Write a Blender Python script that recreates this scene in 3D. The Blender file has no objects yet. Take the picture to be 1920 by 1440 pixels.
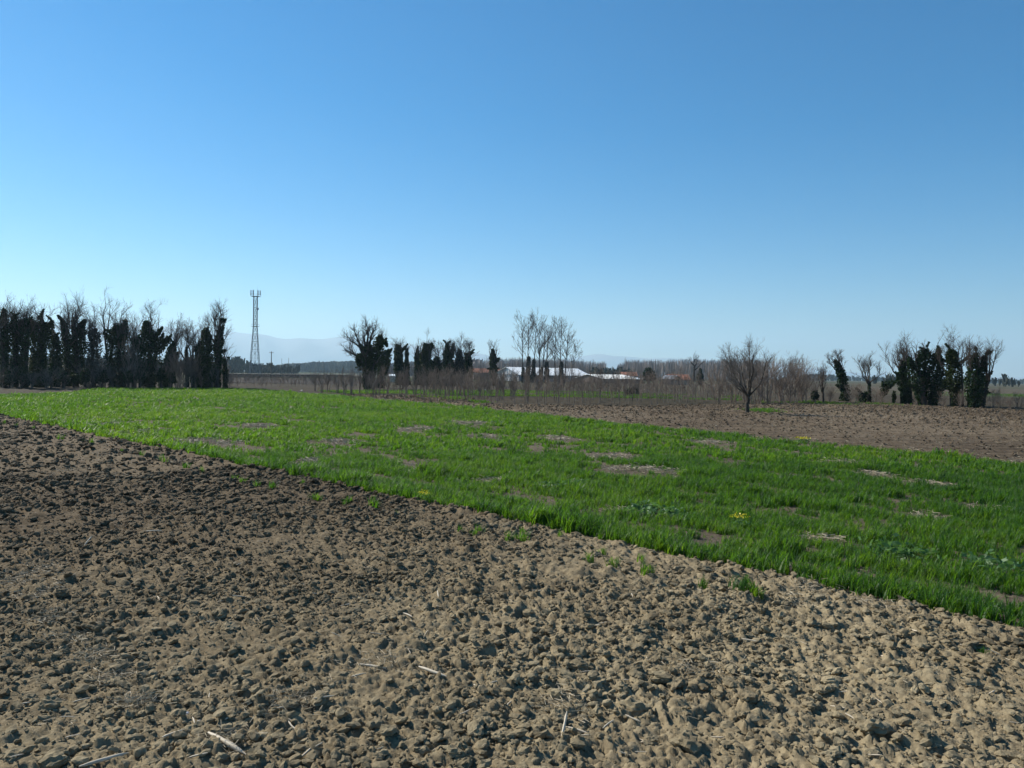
import bpy, math, random
import numpy as np
from mathutils import Vector, Matrix

SC = bpy.context.scene
COL = SC.collection
R_ = math.radians

# ------------------------------------------------------------------ camera
CAM_H, FPX = 2.5, 1442.0
PITCH, ROLL = R_(0.715), R_(0.93)
cd = bpy.data.cameras.new('camera')
cd.sensor_width = 36.0
cd.lens = 36.0 * FPX / 1920.0
cd.clip_start, cd.clip_end = 0.1, 60000.0
cam = bpy.data.objects.new('camera', cd)
COL.objects.link(cam)
CM = Matrix.Rotation(math.pi / 2 - PITCH, 3, 'X') @ Matrix.Rotation(ROLL, 3, 'Z')
cam.matrix_world = Matrix.Translation((0, 0, CAM_H)) @ CM.to_4x4()
SC.camera = cam

# ------------------------------------------------------------------ world and sun
SUN_EL, SUN_AZ = R_(37.0), R_(-56.0)          # azimuth from +Y (view direction), negative = left
world = bpy.data.worlds.new('World')
SC.world = world
world.use_nodes = True
wn = world.node_tree
wn.nodes.clear()
sky = wn.nodes.new('ShaderNodeTexSky')
sky.sky_type = 'NISHITA'
sky.sun_disc = False
sky.sun_elevation = SUN_EL
sky.sun_rotation = SUN_AZ
sky.air_density, sky.dust_density, sky.ozone_density = 1.0, 0.1, 5.0
bg = wn.nodes.new('ShaderNodeBackground')
bg.inputs['Strength'].default_value = 0.077
wo = wn.nodes.new('ShaderNodeOutputWorld')
hs = wn.nodes.new('ShaderNodeHueSaturation')       # the phone's vivid colour rendering of the sky
hs.inputs['Hue'].default_value, hs.inputs['Saturation'].default_value = 0.495, 1.42
wn.links.new(sky.outputs[0], hs.inputs['Color'])
wn.links.new(hs.outputs[0], bg.inputs[0])
wn.links.new(bg.outputs[0], wo.inputs[0])

sd = bpy.data.lights.new('sun', 'SUN')
sd.energy, sd.angle, sd.color = 5.0, R_(0.53), (1.0, 0.94, 0.84)
sun = bpy.data.objects.new('sun', sd)
COL.objects.link(sun)
to_sun = Vector((math.sin(SUN_AZ) * math.cos(SUN_EL), math.cos(SUN_AZ) * math.cos(SUN_EL), math.sin(SUN_EL)))
sun.rotation_euler = to_sun.to_track_quat('Z', 'Y').to_euler()
sun.location = to_sun * 50

vs = SC.view_settings
vs.view_transform, vs.look, vs.exposure, vs.gamma = 'Standard', 'None', 0.6, 1.0
SC.render.engine = 'CYCLES'
cy = SC.cycles
cy.use_denoising = True
cy.max_bounces, cy.diffuse_bounces, cy.glossy_bounces = 6, 3, 2
cy.transmission_bounces, cy.transparent_max_bounces, cy.volume_bounces = 4, 6, 1
cy.use_adaptive_sampling = True
cy.adaptive_threshold = 0.02

# ------------------------------------------------------------------ helpers: pixels of the 1920x1440 photo
def ray(px, py):
    return CM @ Vector(((px - 960) / FPX, -(py - 720) / FPX, -1.0))

def G(px, py, z=0.0):                           # point of the ground under a pixel
    d = ray(px, py)
    t = (z - CAM_H) / d.z
    return Vector((d.x * t, d.y * t, z))

def PW(px, py, Y):                              # point at forward distance Y
    d = ray(px, py)
    t = Y / d.y
    return Vector((d.x * t, Y, CAM_H + d.z * t))

def hash2(ix, iy, seed):
    with np.errstate(over='ignore'):
        h = (ix.astype(np.int64).astype(np.uint32) * np.uint32(374761393)
             + iy.astype(np.int64).astype(np.uint32) * np.uint32(668265263) + np.uint32(seed * 974711 + 12345))
        h = (h ^ (h >> np.uint32(13))) * np.uint32(1274126177)
        h = (h ^ (h >> np.uint32(16))) * np.uint32(2246822519)
        h = h ^ (h >> np.uint32(15))
    return h.astype(np.float64) / 4294967295.0

def vnoise(x, y, seed=0):
    ix, iy = np.floor(x), np.floor(y)
    fx, fy = x - ix, y - iy
    ux, uy = fx * fx * (3 - 2 * fx), fy * fy * (3 - 2 * fy)
    a, b = hash2(ix, iy, seed), hash2(ix + 1, iy, seed)
    c, d = hash2(ix, iy + 1, seed), hash2(ix + 1, iy + 1, seed)
    return (a + (b - a) * ux) * (1 - uy) + (c + (d - c) * ux) * uy

def fbm(x, y, seed=0, octv=4):
    s, a, t = 0, 0.5, 0
    for o in range(octv):
        s = s + a * vnoise(x * 2 ** o + 17.3 * o, y * 2 ** o - 9.1 * o, seed + o)
        t += a
        a *= 0.5
    return s / t

def worley(x, y, seed=0):
    ix, iy = np.floor(x), np.floor(y)
    best = np.full(x.shape, 9.0)
    cell = np.zeros(x.shape)
    for dx in (-1, 0, 1):
        for dy in (-1, 0, 1):
            cx, cyy = ix + dx, iy + dy
            px = cx + hash2(cx, cyy, seed) - x
            py = cyy + hash2(cx, cyy, seed + 1) - y
            d = px * px + py * py
            m = d < best
            best = np.where(m, d, best)
            cell = np.where(m, hash2(cx, cyy, seed + 2), cell)
    return np.sqrt(best), cell

def inpoly(x, y, poly):
    r = np.zeros(x.shape, bool)
    n = len(poly)
    for i in range(n):
        x0, y0 = poly[i]
        x1, y1 = poly[(i + 1) % n]
        if y0 == y1:
            continue
        c = ((y0 > y) != (y1 > y)) & (x < (x1 - x0) * (y - y0) / (y1 - y0) + x0)
        r ^= c
    return r

def mesh_np(name, V, F, mat=None, smooth=False):
    V = np.asarray(V, np.float32).reshape(-1, 3)
    F = np.asarray(F, np.int32)
    k = F.shape[1]
    me = bpy.data.meshes.new(name)
    me.vertices.add(len(V))
    me.vertices.foreach_set('co', V.ravel())
    me.loops.add(F.size)
    me.loops.foreach_set('vertex_index', F.ravel())
    me.polygons.add(len(F))
    me.polygons.foreach_set('loop_start', np.arange(0, F.size, k, dtype=np.int32))
    me.polygons.foreach_set('loop_total', np.full(len(F), k, np.int32))
    if smooth:
        me.polygons.foreach_set('use_smooth', np.ones(len(F), bool))
    me.update(calc_edges=True)
    if mat:
        me.materials.append(mat)
    return me

def link(name, me, parent=None, loc=None, **props):
    o = bpy.data.objects.new(name, me)
    COL.objects.link(o)
    if parent is not None:
        o.parent = parent
    if loc is not None:
        o.location = loc
    for k, v in props.items():
        o[k] = v
    return o

class MB:                                       # collects boxes, bars, polygons into one mesh
    def __init__(s):
        s.v, s.f = [], []
    def poly(s, pts):
        i = len(s.v)
        s.v += [tuple(p) for p in pts]
        s.f.append(list(range(i, i + len(pts))))
    def box(s, a, b):
        (x0, y0, z0), (x1, y1, z1) = a, b
        i = len(s.v)
        s.v += [(x0, y0, z0), (x1, y0, z0), (x1, y1, z0), (x0, y1, z0), (x0, y0, z1), (x1, y0, z1), (x1, y1, z1), (x0, y1, z1)]
        s.f += [[i + q for q in f] for f in ((3, 2, 1, 0), (4, 5, 6, 7), (0, 1, 5, 4), (1, 2, 6, 5), (2, 3, 7, 6), (3, 0, 4, 7))]
    def bar(s, p, q, r, k=4, r2=None):
        p, q = Vector(p), Vector(q)
        d = (q - p).normalized()
        a = d.orthogonal().normalized()
        b = d.cross(a)
        i = len(s.v)
        for c, rr in ((p, r), (q, r if r2 is None else r2)):
            for j in range(k):
                t = 2 * math.pi * j / k
                s.v.append(tuple(c + (a * math.cos(t) + b * math.sin(t)) * rr))
        for j in range(k):
            j2 = (j + 1) % k
            s.f.append([i + j, i + j2, i + k + j2, i + k + j])
        s.f.append([i + j for j in reversed(range(k))])
        s.f.append([i + k + j for j in range(k)])
    def slab(s, pts, th):                       # polygon with thickness along its normal
        pts = [Vector(p) for p in pts]
        n = (pts[1] - pts[0]).cross(pts[2] - pts[0]).normalized() * th
        i, k = len(s.v), len(pts)
        s.v += [tuple(p) for p in pts] + [tuple(p - n) for p in pts]
        s.f.append([i + j for j in range(k)])
        s.f.append([i + k + j for j in reversed(range(k))])
        for j in range(k):
            j2 = (j + 1) % k
            s.f.append([i + j2, i + j, i + k + j, i + k + j2])
    def mesh(s, name, mat=None):
        me = bpy.data.meshes.new(name)
        me.from_pydata(s.v, [], s.f)
        me.update()
        if mat:
            me.materials.append(mat)
        return me

# ------------------------------------------------------------------ materials
def mat_new(name):
    m = bpy.data.materials.new(name)
    m.use_nodes = True
    nt = m.node_tree
    b = nt.nodes['Principled BSDF']
    return m, nt, b

def ramp(nt, stops):
    r = nt.nodes.new('ShaderNodeValToRGB')
    e = r.color_ramp.elements
    while len(e) > 1:
        e.remove(e[-1])
    e[0].position, e[0].color = stops[0][0], (*stops[0][1], 1)
    for p, c in stops[1:]:
        n = e.new(p)
        n.color = (*c, 1)
    return r

def noise(nt, scale, detail=6, rough=0.6, vec=None, dist=0.0):
    n = nt.nodes.new('ShaderNodeTexNoise')
    n.inputs['Scale'].default_value = scale
    n.inputs['Detail'].default_value = detail
    n.inputs['Roughness'].default_value = rough
    n.inputs['Distortion'].default_value = dist
    if vec is not None:
        nt.links.new(vec, n.inputs['Vector'])
    return n

def objco(nt):
    t = nt.nodes.new('ShaderNodeTexCoord')
    return t.outputs['Object']

def simple(name, c1, c2, scale=3.0, rough=0.9, spec=0.2, bump=0.0, metal=0.0, island=False):
    m, nt, b = mat_new(name)
    if island:
        g = nt.nodes.new('ShaderNodeNewGeometry')
        src = g.outputs['Random Per Island']
    else:
        src = noise(nt, scale, vec=objco(nt)).outputs['Fac']
    lo, hi = (0.0, 1.0) if island else (0.3, 0.7)
    r = ramp(nt, [(lo, c1), (hi, c2)])
    nt.links.new(src, r.inputs[0])
    nt.links.new(r.outputs[0], b.inputs['Base Color'])
    b.inputs['Roughness'].default_value = rough
    b.inputs['Specular IOR Level'].default_value = spec
    b.inputs['Metallic'].default_value = metal
    if bump:
        n2 = noise(nt, scale * 6, vec=objco(nt))
        bp = nt.nodes.new('ShaderNodeBump')
        bp.inputs['Strength'].default_value = bump
        nt.links.new(n2.outputs['Fac'], bp.inputs['Height'])
        nt.links.new(bp.outputs[0], b.inputs['Normal'])
    return m

def soil(name, dark, mid, light, big=0.12, fine=14.0, bump=0.6, bd=0.03, sunward_shade=False):
    m, nt, b = mat_new(name)
    v = nt.nodes.new('ShaderNodeNewGeometry').outputs['Position']
    n1 = noise(nt, big, 5, 0.65, v)
    n2 = noise(nt, fine, 8, 0.7, v)
    mx = nt.nodes.new('ShaderNodeMath')
    mx.operation = 'MULTIPLY_ADD'
    mx.inputs[1].default_value = 0.5
    nt.links.new(n1.outputs['Fac'], mx.inputs[0])
    m2 = nt.nodes.new('ShaderNodeMath')
    m2.operation = 'MULTIPLY'
    m2.inputs[1].default_value = 0.5
    nt.links.new(n2.outputs['Fac'], m2.inputs[0])
    nt.links.new(m2.outputs[0], mx.inputs[2])
    r = ramp(nt, [(0.36, dark), (0.5, mid), (0.64, light)])
    nt.links.new(mx.outputs[0], r.inputs[0])
    col = r.outputs[0]
    if sunward_shade:                                   # clod shade seen against the sun, painted into the colour towards far left
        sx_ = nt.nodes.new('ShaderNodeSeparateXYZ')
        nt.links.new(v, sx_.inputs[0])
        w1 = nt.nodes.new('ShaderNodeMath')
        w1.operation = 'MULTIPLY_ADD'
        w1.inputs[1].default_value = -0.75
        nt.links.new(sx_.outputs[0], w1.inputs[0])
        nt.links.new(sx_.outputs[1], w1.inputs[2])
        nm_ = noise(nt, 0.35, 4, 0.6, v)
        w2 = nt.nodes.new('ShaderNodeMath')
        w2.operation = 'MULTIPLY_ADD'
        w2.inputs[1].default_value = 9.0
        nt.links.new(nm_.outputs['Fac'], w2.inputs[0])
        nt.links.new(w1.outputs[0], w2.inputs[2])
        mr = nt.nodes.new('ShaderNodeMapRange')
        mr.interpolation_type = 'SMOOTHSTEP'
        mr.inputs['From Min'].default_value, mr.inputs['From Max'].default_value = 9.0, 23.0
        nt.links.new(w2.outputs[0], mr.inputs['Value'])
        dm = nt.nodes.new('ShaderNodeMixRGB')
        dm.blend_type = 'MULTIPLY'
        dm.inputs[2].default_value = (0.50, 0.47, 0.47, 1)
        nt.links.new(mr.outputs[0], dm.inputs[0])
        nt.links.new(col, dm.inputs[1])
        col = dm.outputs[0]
    nt.links.new(col, b.inputs['Base Color'])
    b.inputs['Roughness'].default_value = 0.95
    b.inputs['Specular IOR Level'].default_value = 0.1
    n3 = noise(nt, fine * 2.5, 8, 0.75, v)
    bp = nt.nodes.new('ShaderNodeBump')
    bp.inputs['Strength'].default_value = bump
    bp.inputs['Distance'].default_value = bd
    nt.links.new(n3.outputs['Fac'], bp.inputs['Height'])
    nt.links.new(bp.outputs[0], b.inputs['Normal'])
    return m

def leafy(name, c1, c2, trans, tfac=0.45, rough=0.5, spec=0.3, inst=False):
    m, nt, b = mat_new(name)
    if inst:
        src = nt.nodes.new('ShaderNodeObjectInfo').outputs['Random']
        g = nt.nodes.new('ShaderNodeNewGeometry')
        ad = nt.nodes.new('ShaderNodeMath')
        ad.operation = 'MULTIPLY_ADD'
        ad.inputs[1].default_value = 0.5
        h = nt.nodes.new('ShaderNodeMath')
        h.operation = 'MULTIPLY'
        h.inputs[1].default_value = 0.5
        nt.links.new(g.outputs['Random Per Island'], h.inputs[0])
        nt.links.new(src, ad.inputs[0])
        nt.links.new(h.outputs[0], ad.inputs[2])
        src = ad.outputs[0]
    else:
        src = nt.nodes.new('ShaderNodeNewGeometry').outputs['Random Per Island']
    r = ramp(nt, [(0.1, c1), (0.9, c2)])
    nt.links.new(src, r.inputs[0])
    nt.links.new(r.outputs[0], b.inputs['Base Color'])
    b.inputs['Roughness'].default_value = rough
    b.inputs['Specular IOR Level'].default_value = spec
    t = nt.nodes.new('ShaderNodeBsdfTranslucent')
    t.inputs[0].default_value = (*trans, 1)
    mix = nt.nodes.new('ShaderNodeMixShader')
    mix.inputs[0].default_value = tfac
    nt.links.new(b.outputs[0], mix.inputs[1])
    nt.links.new(t.outputs[0], mix.inputs[2])
    nt.links.new(mix.outputs[0], nt.nodes['Material Output'].inputs[0])
    return m

M = {}
M['soil_near'] = soil('dry_clay_soil', (0.115, 0.088, 0.053), (0.24, 0.192, 0.117), (0.36, 0.295, 0.183), sunward_shade=True)
M['clod'] = soil('clod_soil', (0.11, 0.086, 0.052), (0.225, 0.182, 0.112), (0.35, 0.288, 0.18), big=0.5, fine=9.0, sunward_shade=True)
M['soil_wheat'] = soil('wheat_soil', (0.06, 0.047, 0.034), (0.105, 0.083, 0.058), (0.17, 0.138, 0.098))
M['soil_far'] = soil('stubble_soil', (0.075, 0.055, 0.036), (0.125, 0.094, 0.062), (0.20, 0.158, 0.108), big=0.06, fine=3.0)
M['rough'] = soil('rough_pasture', (0.034, 0.033, 0.02), (0.052, 0.043, 0.029), (0.076, 0.06, 0.042), big=0.05, fine=2.0)
def wheat_mat():
    m, nt, b = mat_new('wheat_blades')
    g = nt.nodes.new('ShaderNodeNewGeometry')
    rnd = nt.nodes.new('ShaderNodeObjectInfo').outputs['Random']
    n1 = noise(nt, 0.09, 3, 0.5, g.outputs['Position'])
    n2 = noise(nt, 1.3, 3, 0.6, g.outputs['Position'])
    def add(a, ka, bb):
        q = nt.nodes.new('ShaderNodeMath')
        q.operation = 'MULTIPLY_ADD'
        nt.links.new(a, q.inputs[0])
        q.inputs[1].default_value = ka
        if isinstance(bb, float):
            q.inputs[2].default_value = bb
        else:
            nt.links.new(bb, q.inputs[2])
        return q.outputs[0]
    f = add(rnd, 0.30, add(g.outputs['Random Per Island'], 0.25, add(n1.outputs['Fac'], 0.9, add(n2.outputs['Fac'], 0.9, -0.70))))
    r = ramp(nt, [(0.1, (0.012, 0.045, 0.009)), (0.5, (0.034, 0.092, 0.011)), (0.95, (0.085, 0.145, 0.016))])
    nt.links.new(f, r.inputs[0])
    nt.links.new(r.outputs[0], b.inputs['Base Color'])
    b.inputs['Roughness'].default_value = 0.5
    b.inputs['Specular IOR Level'].default_value = 0.25
    r2 = ramp(nt, [(0.1, (0.05, 0.17, 0.012)), (0.5, (0.15, 0.34, 0.015)), (0.95, (0.30, 0.46, 0.03))])
    nt.links.new(f, r2.inputs[0])
    t = nt.nodes.new('ShaderNodeBsdfTranslucent')
    nt.links.new(r2.outputs[0], t.inputs[0])
    mix = nt.nodes.new('ShaderNodeMixShader')
    mix.inputs[0].default_value = 0.42
    nt.links.new(b.outputs[0], mix.inputs[1])
    nt.links.new(t.outputs[0], mix.inputs[2])
    nt.links.new(mix.outputs[0], nt.nodes['Material Output'].inputs[0])
    return m
M['wheat'] = wheat_mat()
M['straw'] = leafy('dry_straw', (0.30, 0.24, 0.15), (0.55, 0.47, 0.33), (0.4, 0.33, 0.2), 0.25, inst=True)
M['stalk'] = simple('maize_stalk', (0.40, 0.33, 0.23), (0.66, 0.58, 0.45), 6.0, 0.6, 0.3)
M['bark'] = simple('grey_brown_bark', (0.035, 0.028, 0.022), (0.085, 0.07, 0.055), 2.0)
M['twig'] = simple('bare_twigs', (0.07, 0.055, 0.045), (0.12, 0.098, 0.08), 1.5)
M['twig_pale'] = simple('pale_bare_twigs', (0.13, 0.115, 0.10), (0.22, 0.195, 0.17), 1.5)
M['brush'] = simple('brown_brushwood', (0.13, 0.10, 0.08), (0.25, 0.20, 0.16), 1.2)
M['ivy'] = leafy('ivy_leaves', (0.006, 0.014, 0.005), (0.026, 0.050, 0.014), (0.03, 0.07, 0.01), 0.12, 0.6, 0.12)
M['ivy_olive'] = leafy('olive_ivy_leaves', (0.012, 0.020, 0.006), (0.045, 0.060, 0.016), (0.05, 0.08, 0.012), 0.15, 0.6, 0.12)
M['ivy_grey'] = leafy('withered_ivy', (0.022, 0.024, 0.016), (0.06, 0.058, 0.042), (0.05, 0.05, 0.03), 0.12, 0.6, 0.2)
M['weed'] = leafy('weed_leaves', (0.05, 0.11, 0.04), (0.10, 0.19, 0.07), (0.14, 0.28, 0.06), 0.35)
M['flower'] = leafy('yellow_petals', (0.55, 0.48, 0.02), (0.75, 0.66, 0.04), (0.6, 0.5, 0.02), 0.3)
M['stone'] = simple('pale_stone', (0.35, 0.35, 0.36), (0.6, 0.6, 0.62), 20, 0.6)
M['steel'] = simple('galvanised_steel', (0.11, 0.12, 0.13), (0.19, 0.20, 0.21), 1.0, 0.5, 0.4)
M['antenna'] = simple('antenna_plastic', (0.35, 0.36, 0.37), (0.5, 0.5, 0.5), 1.0, 0.5)
M['roof_white'] = simple('white_sheet_roof', (0.88, 0.86, 0.80), (0.95, 0.93, 0.87), 0.15, 0.32, 0.6)
M['wall_grey'] = simple('grey_sheet_wall', (0.20, 0.215, 0.235), (0.27, 0.285, 0.305), 0.3, 0.6)
M['wall_white'] = simple('white_wall', (0.55, 0.56, 0.57), (0.70, 0.71, 0.71), 0.5, 0.7)
M['wall_cream'] = simple('cream_plaster', (0.42, 0.37, 0.29), (0.54, 0.48, 0.39), 0.5, 0.9)
M['wall_brown'] = simple('brown_block_wall', (0.16, 0.125, 0.105), (0.24, 0.19, 0.16), 0.6, 0.9)
M['tiles'] = simple('red_roof_tiles', (0.20, 0.085, 0.052), (0.32, 0.145, 0.09), 1.2, 0.85)
M['dark'] = simple('dark_opening', (0.02, 0.02, 0.022), (0.035, 0.035, 0.04), 1.0, 0.4)
M['road'] = simple('pale_road', (0.50, 0.48, 0.44), (0.60, 0.58, 0.53), 0.1, 0.9)
M['wood'] = simple('weathered_wood', (0.07, 0.06, 0.05), (0.13, 0.11, 0.09), 2.0)
M['scrap'] = simple('white_plastic', (0.7, 0.7, 0.7), (0.8, 0.8, 0.8), 2.0, 0.5)
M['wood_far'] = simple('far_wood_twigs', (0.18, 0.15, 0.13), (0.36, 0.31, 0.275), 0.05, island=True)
M['wood_blue'] = simple('far_evergreen_wood', (0.022, 0.028, 0.022), (0.055, 0.06, 0.045), 0.05, island=True)

def field_mat():
    m, nt, b = mat_new('far_fields')
    v = objco(nt)
    mp = nt.nodes.new('ShaderNodeMapping')
    mp.inputs['Scale'].default_value = (0.0028, 0.0085, 1)
    mp.inputs['Rotation'].default_value = (0, 0, 0.12)
    nt.links.new(v, mp.inputs[0])
    vo = nt.nodes.new('ShaderNodeTexVoronoi')
    vo.inputs['Scale'].default_value = 1.0
    nt.links.new(mp.outputs[0], vo.inputs['Vector'])
    r = ramp(nt, [(0.0, (0.075, 0.06, 0.045)), (0.35, (0.10, 0.08, 0.06)), (0.55, (0.045, 0.075, 0.02)), (0.8, (0.085, 0.072, 0.048)), (1.0, (0.05, 0.075, 0.025))])
    sp = nt.nodes.new('ShaderNodeSeparateColor')
    nt.links.new(vo.outputs['Color'], sp.inputs[0])
    nt.links.new(sp.outputs[0], r.inputs[0])
    nz = noise(nt, 0.08, 8, 0.7, v)
    mx = nt.nodes.new('ShaderNodeMixRGB')
    mx.blend_type = 'MULTIPLY'
    mx.inputs[0].default_value = 0.7
    rr = ramp(nt, [(0.3, (0.55, 0.55, 0.55)), (0.7, (1.25, 1.25, 1.25))])
    nt.links.new(nz.outputs['Fac'], rr.inputs[0])
    nt.links.new(r.outputs[0], mx.inputs[1])
    nt.links.new(rr.outputs[0], mx.inputs[2])
    nt.links.new(mx.outputs[0], b.inputs['Base Color'])
    b.inputs['Roughness'].default_value = 1.0
    b.inputs['Specular IOR Level'].default_value = 0.05
    return m
M['fields'] = field_mat()
M['hill'] = simple('pale_hill', (0.24, 0.24, 0.24), (0.34, 0.34, 0.33), 0.002, 1.0, 0.0)

# ------------------------------------------------------------------ zones of the ground
def g2(px, py):
    p = G(px, py)
    return (p.x, p.y)
far_edge = [g2(*q) for q in ((0, 741), (60, 740), (130, 737), (170, 731), (185, 728.5), (430, 729.5), (500, 732), (640, 743), (840, 761),
                             (973, 774), (1140, 794), (1280, 807), (1480, 828), (1693, 847), (1920, 872))]
WHEAT = [(20, -7), (-60, 73)] + [(-60, 72)] + far_edge + [(24, 12), (34, -6)]
FIELD = [far_edge[-1], far_edge[-2], far_edge[-3], far_edge[-4], far_edge[-5], far_edge[-6], far_edge[-7], far_edge[-8]] + \
        [g2(*q) for q in ((640, 741), (880, 745), (900, 758), (1200, 762), (1540, 757), (1640, 757), (1760, 763), (1850, 767), (1920, 770))] + [(80, 64), (90, 20), (34, -6), (24, 12)]

def near_edge_v(x, y):                          # signed distance past the wheat's near edge
    return (x + y - 13.0) / 1.414 + 0.35 * (fbm(x * 0.35, y * 0.35, 91, 3) - 0.5)

def relief(x, y):
    wx = x + 0.13 * (fbm(x * 9, y * 9, 5, 4) - 0.5)
    wy = y + 0.13 * (fbm(x * 9, y * 9, 9, 4) - 0.5)
    w = inpoly(x, y, WHEAT) & (near_edge_v(x, y) > 0)
    f = (x + y > 13) & ~w
    h = 0.10 * (fbm(x * 0.25, y * 0.25, 21, 3) - 0.5)
    cl = np.zeros_like(x)
    for s, a, th, sd_ in ((0.34, 0.050, 0.82, 31), (0.16, 0.042, 0.66, 41), (0.078, 0.034, 0.45, 51), (0.042, 0.021, 0.25, 61)):
        d, c = worley(wx / s, wy / s, sd_)
        dome = np.sqrt(np.clip(1 - (d / 0.55) ** 2, 0, 1))
        cl = cl + a * dome * np.clip((c - th) / (1 - th), 0, 1) ** 0.7
    rg = 1 - np.abs(2 * fbm(x * 11, y * 11, 73, 3) - 1)
    cl = cl + 0.06 * (fbm(x * 3, y * 3, 71, 6) - 0.5) + 0.035 * rg * rg
    amp = 0.55 + 0.9 * fbm(x * 0.6, y * 0.6, 77, 2)
    amp = np.where(w, 0.35, amp)
    # furrows of the far field run left to right
    v = (y * 0.97 - x * 0.12)
    fur = 0.09 * np.sin(v * 2 * np.pi / 1.1 + 2.0 * fbm(x * 0.2, y * 0.2, 88, 2)) + 0.10 * (fbm(x * 0.25, v * 1.4, 89, 3) - 0.5)
    h = h + np.where(f, fur + 0.42 * cl, cl * amp)
    return h

def groundz(x, y):
    return relief(np.array([float(x)]), np.array([float(y)]))[0]

ang = np.radians(np.arange(-52, 52.01, 0.15))
rs = [2.2]
while rs[-1] < 150:
    r = rs[-1]
    rs.append(r + (max(0.017, r * 0.0036) if r < 22 else r * 0.0062))
rs = np.array(rs)
A, RR = np.meshgrid(ang, rs)
X, Y = np.sin(A) * RR, np.cos(A) * RR
Z = relief(X, Y)
nR, nA = X.shape
V = np.stack([X, Y, Z], -1).reshape(-1, 3)
idx = np.arange(nR * nA).reshape(nR, nA)
F = np.stack([idx[:-1, :-1], idx[:-1, 1:], idx[1:, 1:], idx[1:, :-1]], -1).reshape(-1, 4)[:, ::-1]
fc = V[F].mean(1)
isw = inpoly(fc[:, 0], fc[:, 1], WHEAT) & (near_edge_v(fc[:, 0], fc[:, 1]) > -0.1)
isn = ~isw & (fc[:, 0] + fc[:, 1] < 16)
isf = ~isw & ~isn & inpoly(fc[:, 0], fc[:, 1], FIELD)
isr = ~(isw | isn | isf)
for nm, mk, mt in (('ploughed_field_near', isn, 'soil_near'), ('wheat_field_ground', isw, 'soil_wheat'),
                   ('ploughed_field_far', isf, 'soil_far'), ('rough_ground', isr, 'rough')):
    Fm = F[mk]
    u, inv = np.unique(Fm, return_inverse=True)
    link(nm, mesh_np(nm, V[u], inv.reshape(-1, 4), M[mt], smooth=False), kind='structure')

# wide ground to the horizon
n = 96
gv = [(0, 0, -0.3)]
gf = []
rings = [60, 140, 400, 1200, 4000, 13500]
for r in rings:
    zz = -0.3 if r < 150 else -0.1
    gv += [(r * math.sin(2 * math.pi * i / n), r * math.cos(2 * math.pi * i / n), zz) for i in range(n)]
for i in range(n):
    gf.append([0, 1 + (i + 1) % n, 1 + i])
me = bpy.data.meshes.new('ground')
for k in range(len(rings) - 1):
    a, b = 1 + k * n, 1 + (k + 1) * n
    gf += [[a + i, a + (i + 1) % n, b + (i + 1) % n, b + i] for i in range(n)]
me.from_pydata(gv, [], gf)
me.materials.append(M['fields'])
link('ground', me, kind='structure')

# ------------------------------------------------------------------ hills and haze
def hill(profile, Y, depth, seed):
    xs = np.linspace(profile[0][0], profile[-1][0], 160)
    ys = np.interp(xs, [p[0] for p in profile], [p[1] for p in profile])
    rows = []
    for t in np.linspace(0, 1, 9):
        row = []
        for i, (px, py) in enumerate(zip(xs, ys)):
            top = PW(px, py, Y)
            hz = max(0, top.z) * (math.sin(math.pi * t) ** 0.8) * (1 if abs(t - 0.5) < 0.01 else 0.9 + 0.1 * math.sin(i * 0.7 + t * 9 + seed))
            hz *= 1 + 0.03 * math.sin(i * 0.31 + seed) + 0.02 * math.sin(i * 0.83 + seed * 2)
            k = (Y + (t - 0.5) * depth) / Y
            row.append((top.x * k, Y * k, hz - 1.0))
        rows.append(row)
    v = np.array(rows).reshape(-1, 3)
    w = len(xs)
    idx = np.arange(9 * w).reshape(9, w)
    f = np.stack([idx[:-1, :-1], idx[:-1, 1:], idx[1:, 1:], idx[1:, :-1]], -1).reshape(-1, 4)
    link('hills', mesh_np('hills', v, f, M['hill'], True), kind='structure')
hill([(-500, 625), (-100, 612), (250, 608), (430, 622), (520, 633), (640, 634), (760, 645), (900, 662), (1000, 690)], 12000, 2500, 1)
hill([(980, 690), (1060, 672), (1130, 664), (1230, 672), (1400, 676), (1520, 690), (1620, 700), (1700, 703), (1800, 707), (2100, 709), (2400, 702)], 12300, 2000, 4)

hz = MB()
hz.box((-15500, -15500, -1.6), (15500, 15500, 760))
hm = bpy.data.materials.new('haze_air')
hm.use_nodes = True
hn = hm.node_tree
hn.nodes.clear()
pv = hn.nodes.new('ShaderNodeVolumePrincipled')
pv.inputs['Color'].default_value = (0.60, 0.84, 1.0, 1)
pv.inputs['Density'].default_value = 1.12e-4
pv.inputs['Anisotropy'].default_value = 0.25
ho = hn.nodes.new('ShaderNodeOutputMaterial')
hn.links.new(pv.outputs[0], ho.inputs['Volume'])
link('haze', hz.mesh('haze', hm), kind='stuff', label='pale bluish haze lying over the plain')

# ------------------------------------------------------------------ instanced stuff
def source(name, meshes):
    c = bpy.data.collections.new(name)
    for i, m in enumerate(meshes):
        o = bpy.data.objects.new(f'{name}_{i:02d}', m)
        c.objects.link(o)
    return c

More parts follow.
